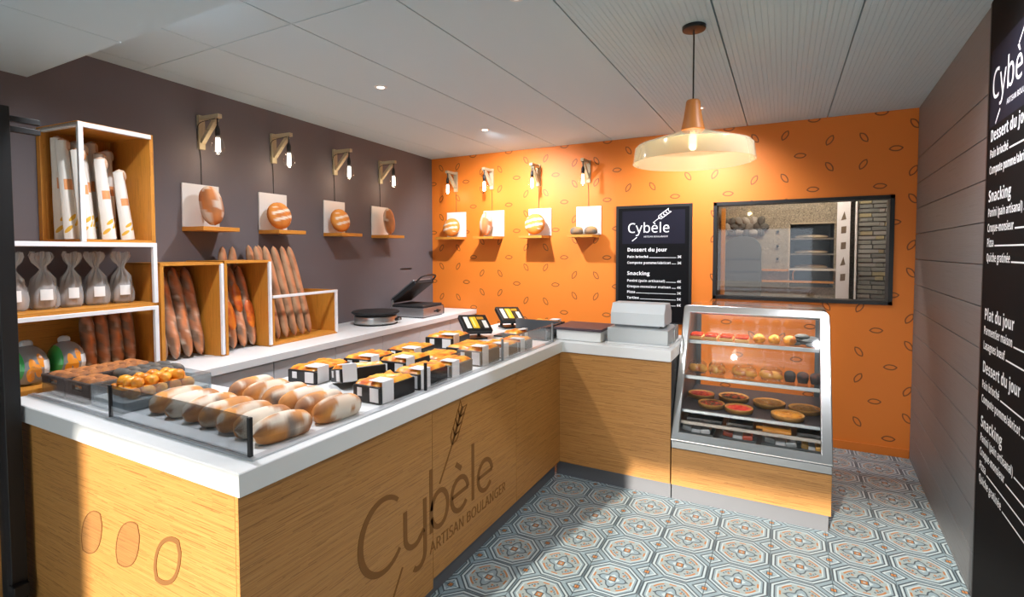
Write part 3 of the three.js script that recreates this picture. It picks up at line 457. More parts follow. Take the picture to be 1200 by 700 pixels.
// wicker baskets and a clear bin
{
  const weave = canvasTex(128, 128, (c, w, h) => { for (let y = 0; y < 8; y++) for (let x = 0; x < 8; x++) { const on = (x + y) % 2, v = on ? 190 : 90; c.fillStyle = `rgb(${v},${v},${v})`; c.fillRect(x * 16, y * 16, 16, 16); c.fillStyle = 'rgb(30,30,30)'; c.fillRect(x * 16, y * 16, on ? 16 : 2, on ? 2 : 16); } }, [1 / 0.04, 1 / 0.04]); weave.colorSpace = THREE.NoColorSpace;
  const wk = S('#4a3b33', 0.8, { bumpMap: weave, bumpScale: 0.003 });
  const basket = (x, z, w, d, h, label) => {
    const t = thing('wicker_basket', label, 'basket', W3(x, deck, z)), k = 0.01;
    mesh('base', B(0, 0.006, 0, w - 2 * k, 0.012, d - 2 * k), wk, t); mesh('cloth_liner', B(0, 0.03, 0, w - 0.024, 0.036, d - 0.024, 0.006), S('#8d8578', 0.9), t);
    for (const s of [-1, 1]) { mesh('side', B(s * (w / 2 - k / 2), h / 2, 0, k, h, d, 0.002), wk, t); mesh('side', merged(B(0, h * 0.28, s * (d / 2 - k / 2), w - 2 * k, h * 0.56, k), B(-w * 0.33, h * 0.7, s * (d / 2 - k / 2), w * 0.26, h * 0.28, k), B(w * 0.33, h * 0.7, s * (d / 2 - k / 2), w * 0.26, h * 0.28, k)), wk, t); mesh('rim', B(0, h - 0.006, s * (d / 2 - k / 2), w, 0.014, k + 0.006, 0.004), wk, t); }
  };
  basket(-2.775, 1.19, 0.205, 0.36, 0.08, 'dark wicker basket of small brown breads at the end of the counter');
  basket(-2.56, 1.19, 0.205, 0.36, 0.08, 'dark wicker basket of small breads next to the clear plastic bin');
  const bin = thing('plastic_bin', 'clear plastic bin of golden pastries behind the smoked glass', 'bin', W3(-2.32, deck, 1.18)), cp = P('#dfe6ea', 0.1, { transmission: 0.9, thickness: 0, ior: 1.45 });
  mesh('base', B(0, 0.003, 0, 0.24, 0.004, 0.34), cp, bin); mesh('paper_liner', B(0, 0.022, 0, 0.23, 0.034, 0.33, 0.004), S('#c9c6be', 0.8), bin); for (const s of [-1, 1]) { mesh('side', B(s * 0.12, 0.045, 0, 0.003, 0.088, 0.34), cp, bin); mesh('side', B(0, 0.045, s * 0.17, 0.237, 0.088, 0.003), cp, bin); }
  const small = [0, 1, 2].map((k) => loafGeo(0.075, 0.026, 0.026, 101 + k, (t, a, n) => mix(C('#c17a3c'), C('#7a4a28'), (n - 0.35) * 2.4), { nu: 12, nv: 10 }));
  let q = 0;
  for (const bx of [-2.775, -2.56]) for (let j = 0; j < 7; j++) for (let i = 0; i < 3; i++) { if (bx > -2.7 && j > 1) continue; const o = tag(mesh(numbered('small_bread'), small[q++ % 3], M.crust), 'small brown bread piled in a wicker basket', 'bread', 'small breads in the wicker baskets'); o.position.copy(W3(bx - 0.056 + i * 0.056, deck + 0.0485, 1.05 + j * 0.047)); o.rotation.y = rr(-0.4, 0.4); }
  const dk = [0, 1].map((k) => loafGeo(0.1, 0.0235, 0.028, 111 + k, (t, a, n) => mix(C('#5b5650'), C('#8f7a62'), (n - 0.5) * 3), { nu: 14, nv: 12, power: 3 }));
  for (let j = 0; j < 2; j++) for (let i = 0; i < 5; i++) { const o = tag(mesh(numbered('dark_roll'), dk[(i + j) % 2], M.crust), 'dark grey seeded roll lined up in two rows by the wicker baskets', 'bread roll', 'dark seeded rolls in two rows'); o.position.copy(W3(-2.61 + j * 0.1, deck + 0.0485, 1.2 + i * 0.043)); o.rotation.y = Math.PI / 2 + 0.15; }
  const pg = [0, 1, 2].map((k) => loafGeo(0.056, 0.0235, 0.024, 121 + k, (t, a, n) => mix(C('#f0a534'), C('#c8701c'), (n - 0.4) * 2.6), { nu: 12, nv: 10, bump: 0.25 }));
  for (let l = 0; l < 2; l++) for (let j = 0; j < 5 - l; j++) for (let i = 0; i < 4 - l; i++) { const o = tag(mesh(numbered('golden_pastry'), pg[(i + j + l) % 3], M.glaze), 'small golden pastry heaped in the clear plastic bin', 'pastry', 'golden pastries in the bin'); o.position.copy(W3(-2.389 + i * 0.046 + l * 0.023, deck + 0.04 + l * 0.034, 1.07 + j * 0.052 + l * 0.026)); o.rotation.y = rr(0, 3); }
}
// boxed food: tray, food, white paper sleeve
function pack(X, Z, ry, w, h, l, label, group, o = {}) {
  const t = thing(o.name ?? 'sandwich_box', label, 'food box', W3(X, deck + (o.y ?? 0), Z), ry, group); if (o.tilt) { t.rotation.order = 'YXZ'; t.rotation.z = o.tilt; }
  mesh('tray', B(0, h * 0.41, 0, w, h * 0.82, l, 0.006), o.clear ? M.packClear : M.packBlack, t);
  const k = Math.round(X * 100 + Z * 37), g = new THREE.PlaneGeometry(w * 0.93, l * 0.93, 12, 16); g.rotateX(-Math.PI / 2); const p = g.attributes.position, col = new Float32Array(p.count * 3);
  for (let i = 0; i < p.count; i++) { const e = Math.min(1, Math.min(w * 0.465 - Math.abs(p.getX(i)), l * 0.465 - Math.abs(p.getZ(i))) / 0.012), n = fbm(p.getX(i) * 45 + k, 2, p.getZ(i) * 45); p.setY(i, h * 0.8 + e * (0.006 + h * 0.22 * n)); const c = mix(mix(C('#ea8a1e'), C('#f5b944'), (n - 0.5) * 5), C('#b8480f'), (0.46 - n) * 6); col.set([c.r, c.g, c.b], i * 3); }
  g.setAttribute('color', new THREE.BufferAttribute(col, 3)); g.computeVertexNormals(); mesh('food', g, M.glaze, t);
  if (!o.plain) mesh('paper_sleeve', merged(B(w * 0.27, h * 1.06, l * 0.3, w * 0.48, 0.003, l * 0.3), B(w * 0.508, h * 0.55, l * 0.3, 0.003, h * 1.03, l * 0.3)), M.paper, t);
  if (!o.plain) { mesh('label', B(w * 0.28, h * 0.42, l * 0.5 + 0.001, w * 0.3, h * 0.66, 0.002), M.paper, t); mesh('label', B(-w * 0.24, h * 0.5, l * 0.5 + 0.001, w * 0.16, h * 0.4, 0.002), M.paper, t); }
  return t;
}
M.packBlack = S('#1a1919', 0.35); M.packClear = S('#6d6a64', 0.2); M.paper = S('#e3e1e0', 0.6);
pack(-1.488, 1.66, 0.0, 0.15, 0.085, 0.22, 'black sandwich box with white sleeve next to the floured rolls, along the glass', null);
pack(-1.485, 1.905, 0.0, 0.15, 0.085, 0.22, 'black sandwich box with white sleeve beside the glass post, rolls side', null);
pack(-1.486, 2.14, 0.0, 0.15, 0.075, 0.2, 'grey clear sandwich box just past the glass post', null, { clear: true });
pack(-1.488, 2.42, 0, 0.16, 0.1, 0.2, 'tall clear sandwich box in the row along the glass', null, { clear: true });
pack(-1.488, 2.65, 0, 0.16, 0.08, 0.19, 'flat clear pasty box next to the tall clear box along the glass', null, { clear: true });
pack(-1.488, 2.86, 0, 0.16, 0.075, 0.18, 'flat clear pasty box last in the row along the glass', null, { clear: true });
pack(-1.735, 1.76, -0.5, 0.17, 0.075, 0.21, 'tilted sandwich box with bright orange filling on the counter middle', null, { tilt: 0.18, y: 0.02 });
pack(-1.7, 2.05, 0.05, 0.16, 0.09, 0.22, 'black sandwich box with white sleeve behind the tilted box', null);
pack(-1.99, 1.76, 0.1, 0.17, 0.075, 0.24, 'open black box of golden pasties at the staff edge near the rolls', null);
pack(-1.96, 2.07, 0.1, 0.17, 0.07, 0.22, 'long orange topped pasty box at the staff edge', null);
pack(-1.73, 2.36, 0.1, 0.17, 0.04, 0.24, 'shallow tray of flat golden pasties on the counter middle', null, { plain: true, name: 'pasty_tray' });
pack(-1.96, 2.42, 0.1, 0.18, 0.055, 0.24, 'low black box with dark side wall at the staff edge', null);
pack(-1.72, 2.68, 0.05, 0.17, 0.045, 0.26, 'shallow tray of golden pasties beside the window-sided box', null, { plain: true, name: 'pasty_tray' });
pack(-1.93, 2.76, 0.1, 0.2, 0.085, 0.24, 'black box of golden pasties near the tilted display boxes', null);
pack(-1.62, 3.12, Math.PI / 2, 0.16, 0.075, 0.12, 'clear box with white sleeve by the glass well', null, { clear: true });
pack(-1.62, 3.62, Math.PI / 2, 0.15, 0.085, 0.22, 'clear box with white sleeve behind the glass well next to the till', null, { clear: true });
// tilted black display boxes
{
  const art = canvasTex(256, 192, (c, w, h) => { c.fillStyle = '#141414'; c.fillRect(0, 0, w, h); c.fillStyle = '#e9e6dc'; c.fillRect(18, 20, 46, 152); c.fillRect(196, 70, 44, 100); c.fillStyle = '#f0c22c'; c.fillRect(80, 20, 66, 152); c.fillStyle = '#f7e08a'; c.fillRect(96, 34, 18, 120); c.fillStyle = '#c98f1c'; c.fillRect(156, 20, 70, 36); c.fillStyle = '#3b3420'; c.fillRect(158, 64, 26, 90); });
  [[-1.92, 3.08, 'nearer the boxed pasties'], [-1.95, 3.66, 'nearer the orange wall']].forEach(([x, z, n]) => {
    const t = thing('display_box', `black box with yellow and white printed top propped at a slant ${n}`, 'display box', W3(x, deck, z), 0.95); t.rotation.order = 'YXZ';
    const slab = new THREE.Group(); const body = mesh('body', B(0, 0, 0, 0.21, 0.035, 0.17, 0.004), M.black, t); body.rotation.set(0.6, 0, -0.06); body.position.set(0, 0.1, 0);
    const face = new THREE.PlaneGeometry(0.19, 0.15); face.rotateX(-Math.PI / 2); face.translate(0, 0.0185, 0); mesh('printed_top', face, S(0xffffff, 0.3, { map: art }), body);
    mesh('stand', merged(bar([-0.05, 0.006, -0.06], [-0.05, 0.12, -0.03], 0.02, 0.02), bar([0.05, 0.006, -0.06], [0.05, 0.12, -0.03], 0.02, 0.02), B(0, 0.006, -0.01, 0.14, 0.012, 0.14)), M.black, t);
  });
}
// glass guards on the counter edge
{
  const g1 = thing('smoked_glass_guard', 'low smoked glass guard with black corner post at the counter end', 'glass guard', W3(-1.392, TOP, 0.967));
  mesh('pane', B(-0.405, 0.066, 0, 0.79, 0.118, 0.006), M.smoked, g1); mesh('pane', B(-1.13, 0.066, 0, 0.65, 0.118, 0.006), M.glass, g1);
  mesh('post', B(0, 0.062, 0, 0.012, 0.124, 0.012, 0.001), M.black, g1); mesh('post', B(-0.803, 0.062, 0, 0.007, 0.124, 0.012, 0.001), M.black, g1);
  const g2 = thing('clear_glass_guard', 'low clear glass guard along the customer side of the counter', 'glass guard', W3(-1.38, TOP, 1.8));
  mesh('pane', B(0, 0.065, -0.35, 0.006, 0.115, 0.68), M.glass, g2); mesh('pane', B(0, 0.065, -1.05, 0.006, 0.115, 0.68), M.glass, g2);
  for (const z of [0, -0.7, -1.4]) mesh('post', B(0, 0.064, z, 0.012, 0.128, 0.01, 0.001), z ? M.greyMetal : M.black, g2);
  const g3 = thing('glass_well', 'grey glass display well at the inner corner of the counter', 'display well', W3(-1.635, TOP, 3.38));
  mesh('floor_tray', B(0, 0.006, 0, 0.42, 0.012, 0.34, 0.002), S('#4c5052', 0.3, { metalness: 0.4 }), g3);
  mesh('side_wall', B(0.2, 0.05, 0, 0.01, 0.09, 0.34), S('#70757a', 0.25, { metalness: 0.5 }), g3); mesh('rear_wall', B(0, 0.05, -0.165, 0.4, 0.09, 0.01), S('#70757a', 0.25, { metalness: 0.5 }), g3); mesh('end_post', B(0.216, 0.05, -0.1, 0.02, 0.1, 0.02), M.black, g3);
}
// ---------- till ----------
{
  const a = thing('payment_box', 'low white box with dark plum lid at the inner counter corner', 'box', W3(-1.235, TOP, 3.46));
  mesh('body', B(0, 0.037, 0, 0.32, 0.07, 0.3, 0.004), M.white, a); mesh('lid', B(-0.005, 0.082, -0.005, 0.345, 0.018, 0.33, 0.003), S('#4b3a44', 0.45), a); mesh('gap', B(0, 0.072, 0, 0.31, 0.008, 0.29), M.black, a);
  const c = thing('cash_till', 'white cash machine with gabled hood on a grey base beside the pastry case', 'cash till', W3(-0.84, TOP + 0.002, 3.52));
  mesh('base', B(0, 0.055, 0, 0.4, 0.1, 0.36, 0.006), S('#b4b9ba', 0.4, { metalness: 0.3 }), c); mesh('plinth', B(0, 0.004, 0, 0.42, 0.01, 0.38, 0.002), M.white, c);
  const s = new THREE.Shape([[-0.12, 0], [0.12, 0], [0.12, 0.075], [0.06, 0.135], [-0.08, 0.135], [-0.12, 0.075]].map((p) => new THREE.Vector2(...p)));
  const h = new THREE.ExtrudeGeometry(s, { depth: 0.35, bevelEnabled: true, bevelThickness: 0.003, bevelSize: 0.003, bevelSegments: 1 }); h.rotateY(-Math.PI / 2); h.rotateY(Math.PI); h.translate(-0.19, 0.125, 0); mesh('hood', h, S('#d3d9da', 0.35), c);
  mesh('neck', B(-0.02, 0.113, 0, 0.3, 0.02, 0.2), M.greyMetal, c);
  mesh('side_handle', tube([[0.205, 0.02, 0.12], [0.225, 0.03, 0.12], [0.228, 0.1, 0.12], [0.228, 0.125, 0.05], [0.205, 0.125, 0]], 0.006, 8), M.steel, c);
}
// ---------- crepe hotplate and contact grill ----------
{
  const t = thing('crepe_hotplate', 'round black crepe hotplate on a steel drum on the back counter', 'hotplate', LW(0.29, 0.926, 1.38), TH);
  mesh('drum', lathe([[0, 0.008], [0.178, 0.008], [0.182, 0.014], [0.182, 0.07], [0.176, 0.074], [0, 0.074]], 44), M.steel, t); mesh('foot_ring', cyl(0.186, 0.186, 0.008, 40, 0, 0.005, 0), M.black, t);
  mesh('plate', lathe([[0, 0.112], [0.195, 0.112], [0.205, 0.106], [0.2, 0.098], [0.17, 0.076], [0, 0.076]], 48), M.blackSoft, t); mesh('control_panel', B(0.168, 0.04, -0.08, 0.035, 0.024, 0.08, 0.003), M.black, t); mesh('knob', cyl(0.01, 0.01, 0.014, 14).rotateZ(Math.PI / 2).translate(0.19, 0.04, -0.08), M.greyMetal, t);
  const g = thing('contact_grill', 'steel contact grill with raised black lid in the back corner', 'grill', LW(0.3, 0.926, 0.76), TH);
  mesh('body', B(0, 0.05, 0, 0.38, 0.085, 0.36, 0.006), S('#a4a3a6', 0.3, { metalness: 0.8 }), g); mesh('foot', B(0, 0.005, 0, 0.36, 0.01, 0.34), M.black, g); mesh('lower_plate', B(0, 0.105, 0, 0.36, 0.026, 0.34, 0.008), M.blackSoft, g);
  mesh('dial', cyl(0.016, 0.016, 0.018, 18).rotateZ(Math.PI / 2).translate(0.198, 0.05, -0.06), M.black, g); mesh('switch', B(0.192, 0.05, -0.02, 0.008, 0.012, 0.03), M.black, g); mesh('switch', B(0.192, 0.05, -0.105, 0.008, 0.012, 0.03), M.black, g);
  const lid = new THREE.Group(); const lp = mesh('lid', B(0.16, 0.02, 0, 0.34, 0.04, 0.32, 0.01), M.blackSoft, g); lp.position.set(-0.17, 0.13, 0); lp.rotation.z = 0.62; mesh('lid_casing', B(0.16, 0.046, 0, 0.32, 0.016, 0.3, 0.006), S('#8d8e90', 0.35, { metalness: 0.7 }), lp);
  mesh('lid_handle', tube([[0.33, 0.02, -0.14], [0.4, 0.03, -0.12], [0.4, 0.03, 0.12], [0.33, 0.02, 0.14]], 0.009, 8), M.black, lp); mesh('hinge_arm', bar([-0.18, 0.06, 0.16], [-0.17, 0.16, 0.16], 0.02, 0.02), M.steel, g);
  const c = thing('salt_shaker', 'small dark cylinder beside the contact grill', 'shaker', LW(0.42, 0.926, 0.5), TH); mesh('pot', lathe([[0, 0], [0.025, 0], [0.027, 0.05], [0.022, 0.075], [0, 0.08]], 16), S('#2c2a2c', 0.4), c); mesh('cap', cyl(0.018, 0.02, 0.012, 14, 0, 0.082, 0), M.black, c);
  const sl = tag(mesh(numbered('wall_slot'), B(0.003, 0, 0, 0.006, 0.012, 0.2, 0.001), M.black), 'thin black slot handle on the dark wall above the grill', 'slot handle'); sl.position.copy(LW(0, 1.374, 0.517)); sl.rotation.y = TH;
}

// ---------- pastry case ----------
{
  const t = thing('pastry_case', 'steel framed glass pastry case with slanted front on an oak base', 'display case', W3(-0.175, 0, 3.6)), N = (n, g, m) => mesh(n, g.translate(0.175, 0, 3.6), m, t);
  const x0 = -0.597, x1 = 0.25, zb = 4.15, F = (y) => 3.25 + 0.45 * (y - 0.385) / 0.79;
  N('plinth', X6(x0, x1, 0.1, 0.33, 3.268, zb), M.blackSoft); N('front_panel', woodA(x0, x1, 0.1, 0.33, 3.25, 3.266), M.wood); N('kick_plate', X6(x0, x1 - 0.01, 0, 0.1, 3.275, 4.1), M.kick);
  N('steel_band', X6(x0, x1, 0.333, 0.378, 3.246, zb, 0.003), M.greyMetal); N('gasket', X6(x0 + 0.004, x1 - 0.004, 0.378, 0.386, 3.254, 3.28), M.black);
  // front frame, leaning back
  const L = Math.hypot(0.79, 0.45), w = x1 - x0, s = new THREE.Shape(), r = 0.05;
  s.moveTo(-w / 2, 0); s.lineTo(w / 2, 0); s.lineTo(w / 2, L - r); s.quadraticCurveTo(w / 2, L, w / 2 - r, L); s.lineTo(-w / 2 + 0.02, L); s.quadraticCurveTo(-w / 2, L, -w / 2, L - 0.02); s.closePath();
  const h = new THREE.Path(); h.moveTo(-w / 2 + 0.036, 0.045); h.lineTo(-w / 2 + 0.036, L - 0.045); h.lineTo(w / 2 - 0.046, L - 0.045); h.lineTo(w / 2 - 0.046, 0.045); h.closePath(); s.holes.push(h);
  const lean = -Math.atan2(0.45, 0.79), fr = new THREE.ExtrudeGeometry(s, { depth: 0.018, bevelEnabled: true, bevelThickness: 0.006, bevelSize: 0.005, bevelSegments: 2, curveSegments: 8 });
  const inPlane = (g, dy = 0) => { g.translate(0, 0, -0.018 + dy); g.rotateX(lean); g.translate((x0 + x1) / 2, 0.385, -3.25); return g; };
  N('front_frame', inPlane(fr), M.steel); N('front_glass', inPlane(B(0, L / 2, 0, w - 0.06, L - 0.08, 0.004), 0), M.glass);
  const side = (x) => { const q = new THREE.Shape([[3.29, 0.38], [zb, 0.38], [zb, 1.16], [3.74, 1.16]].map(([z, y]) => new THREE.Vector2(-z, y))); const g = new THREE.ExtrudeGeometry(q, { depth: 0.012, bevelEnabled: false }); g.rotateY(-Math.PI / 2); g.translate(x + 0.012, 0, 0); const p = g.attributes.position; for (let i = 0; i < p.count; i++) p.setZ(i, p.getZ(i)); return g; };
  N('side_panel', side(x0 + 0.004), S('#5b6063', 0.35, { metalness: 0.3 })); N('side_panel', side(x1 - 0.018), S('#5b6063', 0.35, { metalness: 0.3 }));
  N('top_panel', X6(x0 + 0.01, x1 - 0.01, 1.16, 1.175, 3.7, zb, 0.003), M.glass); N('rear_glass', X6(x0 + 0.02, x1 - 0.02, 0.39, 1.15, zb - 0.012, zb - 0.007), M.glass); N('rear_frame', merged(X6(x0 + 0.018, x0 + 0.05, 0.38, 1.16, zb - 0.03, zb - 0.013), X6(x1 - 0.05, x1 - 0.018, 0.38, 1.16, zb - 0.03, zb - 0.013)), S('#5b6063', 0.35));
  for (const [y, front] of [[0.95, 3.62], [0.735, 3.5]]) { const sh = N('shelf', X6(x0 + 0.02, x1 - 0.02, y - 0.008, y, front + 0.012, 4.1), M.glass); mesh('shelf_edge', X6(x0 + 0.02, x1 - 0.02, y - 0.02, y + 0.004, front, front + 0.012, 0.003).translate(0.175, 0, 3.6), S('#9aa0a2', 0.3, { metalness: 0.6 }), sh); }
  const d3 = N('shelf', X6(x0 + 0.02, x1 - 0.02, 0.532, 0.54, 3.4, 4.1), S('#2d2b2e', 0.5)); mesh('shelf_edge', X6(x0 + 0.02, x1 - 0.02, 0.525, 0.545, 3.385, 3.4, 0.003).translate(0.175, 0, 3.6), S('#9aa0a2', 0.3, { metalness: 0.6 }), d3);
  const led = N('led_strip', X6(x0 + 0.06, x1 - 0.07, 1.148, 1.154, 3.74, 3.755), new THREE.MeshStandardMaterial({ color: '#fff', emissive: '#fff8ee', emissiveIntensity: 2 })); { const l = new THREE.RectAreaLight(0xfff8ee, 120, 0.7, 0.015); l.position.set(0, 1.146, -3.7475 + 3.6); l.rotation.x = -Math.PI / 2; t.add(l); }
  N('lower_rail', X6(x0 + 0.02, x1 - 0.02, 0.462, 0.482, 3.345, 3.36, 0.003), S('#a79f94', 0.4, { metalness: 0.3 }));
  N('case_floor', X6(x0 + 0.02, x1 - 0.02, 0.386, 0.394, 3.3, 4.1), S('#6e6f6c', 0.45, { metalness: 0.3 }));
  // top shelf: fruit slices, golden cakes, dark cookies
  const y1 = 0.951;
  for (let i = 0; i < 4; i++) { const c = thing('fruit_slice', 'square pastry slice with red fruit topping on the top case shelf', 'pastry', W3(-0.52 + i * 0.095, y1, 3.72), 0, 'red fruit slices'); mesh('pastry_base', B(0, 0.011, 0, 0.082, 0.02, 0.12, 0.005), S('#d8a868', 0.7), c); mesh('fruit_topping', B(0, 0.029, 0, 0.076, 0.018, 0.11, 0.008), S('#d23a22', 0.25), c); }
  for (let i = 0; i < 3; i++) { const c = thing('golden_cake', 'small golden cake in a clear cup on the top case shelf', 'pastry', W3(-0.135 + i * 0.088, y1, 3.72), 0, 'golden cakes in cups'); mesh('cake', loafGeo(0.078, 0.036, 0.033, 140 + i, (tt, a, n) => mix(C('#eda13c'), C('#b5651d'), (n - 0.42) * 4), { bump: 0.2 }), M.glaze, c).position.y = 0.003; mesh('cup', lathe([[0.028, 0.0005], [0.036, 0.02], [0.041, 0.045], [0.0405, 0.045], [0.0355, 0.02], [0.027, 0.0015]], 18), M.packGlass ??= P('#fbfcfc', 0.02, { transmission: 1, thickness: 0 }), c); }
  const ck = [0, 1].map((k) => loafGeo(0.085, 0.04, 0.016, 150 + k, (tt, a, n) => mix(C('#4b4f50'), C('#6c6a64'), (n - 0.4) * 3), { nu: 12, nv: 12, power: 2 }));
  [[0.115, 0, 0], [0.17, 0.005, 0.01], [0.215, 0, -0.04], [0.135, 0.02, 0.02], [0.185, 0.022, -0.01], [0.155, 0.044, 0.01], [0.205, 0.03, 0.03]].forEach(([x, y, z], i) => { const o = tag(mesh(numbered('dark_cookie'), ck[i % 2], M.crust), 'dark grey cookie heaped at the end of the top case shelf', 'cookie', 'dark cookies in a heap'); o.position.copy(W3(x - 0.045, y1 + y, 3.74 + z)); o.rotation.y = i; });
  // middle shelf: tubs of buns, dark cakes
  const y2 = 0.736;
  [[-0.5, 0.08], [-0.38, 0.07], [-0.215, 0.1], [-0.06, 0.09]].forEach(([x, R], i) => {
    const c = thing('bun_tub', i < 2 ? 'small clear tub of golden buns on the middle case shelf' : 'large clear tub of golden buns on the middle case shelf', 'tub', W3(x, y2, 3.63), 0, i < 2 ? 'small tubs of buns' : 'large tubs of buns');
    mesh('tub', lathe([[0, 0.0005], [R * 0.62, 0.0005], [R * 0.72, 0.03], [R * 0.7, 0.06], [R * 0.5, 0.075], [R * 0.48, 0.074], [R * 0.68, 0.059], [R * 0.7, 0.03], [R * 0.6, 0.0025], [0, 0.0025]], 26), M.packGlass, c);
    for (const k of [-1, 1]) { const b = mesh('bun', loafGeo(R * 1.05, R * 0.34, 0.03, 160 + i * 2 + k, (tt, a, n) => mix(C('#efad52'), C('#c4561f'), (n - 0.42) * 4), { nu: 14, nv: 12 }), M.glaze, c); b.position.set(k * R * 0.28, 0.006, 0); b.rotation.y = 1.2; }
  });
  for (let i = 0; i < 3; i++) { const c = thing('dark_cake', 'round dark cake in a paper case on the middle case shelf', 'cake', W3(0.045 + i * 0.07, y2, 3.63 - 0.002 * i), 0, 'dark cakes in a row'); mesh('paper_case', lathe([[0, 0.0005], [0.027, 0.0005], [0.034, 0.034], [0.033, 0.034], [0.026, 0.002]], 20), S('#4a4340', 0.7), c); mesh('cake', loafGeo(0.069, 0.034, 0.026, 170 + i, (tt, a, n) => mix(C('#4a4442'), C('#7d4a3a'), (n - 0.5) * 4)), M.crust, c).position.y = 0.024; }
  // tarts
  const tart = (X, Z, R, top, label, k) => { const c = thing('tart', label, 'tart', W3(X, 0.541, Z)); const pts = [[0, 0], [R * 0.93, 0], [R, 0.028], [R * 0.97, 0.03], [R * 0.92, 0.022], [0, 0.021]]; const g = lathe(pts, 36), p = g.attributes.position; for (let i = 0; i < p.count; i++) { const a = Math.atan2(p.getZ(i), p.getX(i)), rr2 = Math.hypot(p.getX(i), p.getZ(i)); if (rr2 > R * 0.8) { const f = 1 + 0.02 * Math.cos(a * 18); p.setX(i, p.getX(i) * f); p.setZ(i, p.getZ(i) * f); } } g.computeVertexNormals(); mesh('crust', g, S('#c98f45', 0.7), c);
    const f = lathe(Array.from({ length: 15 }, (_, i) => [R * 0.935 * (1 - i / 14), 0.021 + 0.006 * Math.sin(Math.PI / 2 * i / 14)]), 40), fp = f.attributes.position, fc = new Float32Array(fp.count * 3); for (let i = 0; i < fp.count; i++) { const x = fp.getX(i) / R, z = fp.getZ(i) / R, n = fbm(x * 5 + k, 1, z * 5), q = top(0, 0, n, k, x, z, z * 0.05); fc.set([q.r, q.g, q.b], i * 3); if (i % 15) fp.setY(i, fp.getY(i) + 0.008 * (noise(x * 9 + k, 2, z * 9) - 0.4)); } f.setAttribute('color', new THREE.BufferAttribute(fc, 3)); f.computeVertexNormals(); mesh('filling', f, M.glaze, c); };
  const fruit = (a, b, c) => (t, an, n, k, ca, sa, z) => { const v = noise(ca * 6 + k, z * 60, sa * 3); return v > 0.62 ? C(a) : v > 0.4 ? C(b) : C(c); }, plain = (a, b) => (t, an, n) => mix(C(a), C(b), (n - 0.35) * 2.6);
  tart(-0.235, 3.5, 0.083, fruit('#e3291d', '#d5190f', '#ef5a3c'), 'tart covered in bright red berries at the front of the case', 180);
  tart(-0.4, 3.53, 0.08, fruit('#2e3a1c', '#c23a1c', '#31261b'), 'tart with mixed dark and orange fruit', 181);
  tart(0.035, 3.49, 0.09, plain('#e59a2c', '#c46f17'), 'plain golden yellow tart at the front of the case', 182);
  tart(-0.49, 3.74, 0.085, fruit('#c81f16', '#a81812', '#d8552c'), 'red tart at the back beside the case side panel', 183);
  tart(-0.285, 3.76, 0.095, fruit('#2b2a1a', '#3a2a18', '#b8461c'), 'dark fruit tart at the back of the case', 184);
  tart(-0.07, 3.72, 0.095, plain('#9a6a22', '#7d4f18'), 'brown baked tart behind the golden tart', 185);
  tart(0.13, 3.68, 0.09, plain('#8c6324', '#6d4717'), 'darkest brown tart next to the steel frame', 186);
  // lower compartment
  const ly = 0.395;
  [[-0.47, '#d8d8d4', 'tray of clear packets with white labels'], [-0.23, '#c7573a', 'tray of packets with reddish filling'], [0.0, '#a8aaa6', 'tray of silver wrapped packets'], [0.16, '#d9a24a', 'tray of yellow bordered packets']].forEach(([x, c, n], i) => {
    const k = thing('packet_tray', `${n} in the lowest case drawer`, 'tray', W3(x, ly, 3.42)); const w2 = i === 3 ? 0.13 : 0.2;
    mesh('tray', merged(B(0, 0.003, 0, w2, 0.005, 0.15), B(0, 0.012, 0.072, w2, 0.02, 0.005), B(0, 0.012, -0.072, w2, 0.02, 0.005)), S('#7d7f7c', 0.3, { metalness: 0.5 }), k);
    for (let q = 0; q < 3; q++) { const pk = mesh('packet', B(-w2 * 0.3 + q * w2 * 0.3, 0.022, 0.01 * (q - 1), w2 * 0.28, 0.03, 0.11, 0.008), P(q === 1 ? '#e3e3e0' : c, 0.2, { clearcoat: 0.5 }), k); pk.rotation.z = 0.15 * (q - 1); }
  });
  const kb = thing('bread_board', 'wooden cutting board lying under the tart shelf', 'cutting board', W3(-0.02, 0.4835, 3.4)); mesh('board', B(0, 0.008, 0, 0.15, 0.016, 0.1, 0.004), M.woodShelf, kb); mesh('grip', B(-0.09, 0.008, 0, 0.04, 0.014, 0.03, 0.004), M.woodShelf, kb);
  for (const [x, w2, n] of [[-0.42, 0.2, 'next to the case side panel'], [-0.22, 0.14, 'beside the cutting board'], [0.15, 0.13, 'next to the steel frame']]) { const k = thing('black_tray', `shallow black tray under the tart shelf ${n}`, 'tray', W3(x, 0.4835, 3.42)); mesh('base', B(0, 0.003, 0, w2, 0.005, 0.13), M.black, k); mesh('rim', merged(B(0, 0.012, 0.063, w2, 0.022, 0.004), B(0, 0.012, -0.063, w2, 0.022, 0.004), B(w2 / 2, 0.012, 0, 0.004, 0.022, 0.13), B(-w2 / 2, 0.012, 0, 0.004, 0.022, 0.13)), M.black, k); }
  // rests for the boards and trays
  N('lower_shelf', X6(x0 + 0.02, x1 - 0.02, 0.476, 0.483, 3.36, 3.7), M.glass);
}

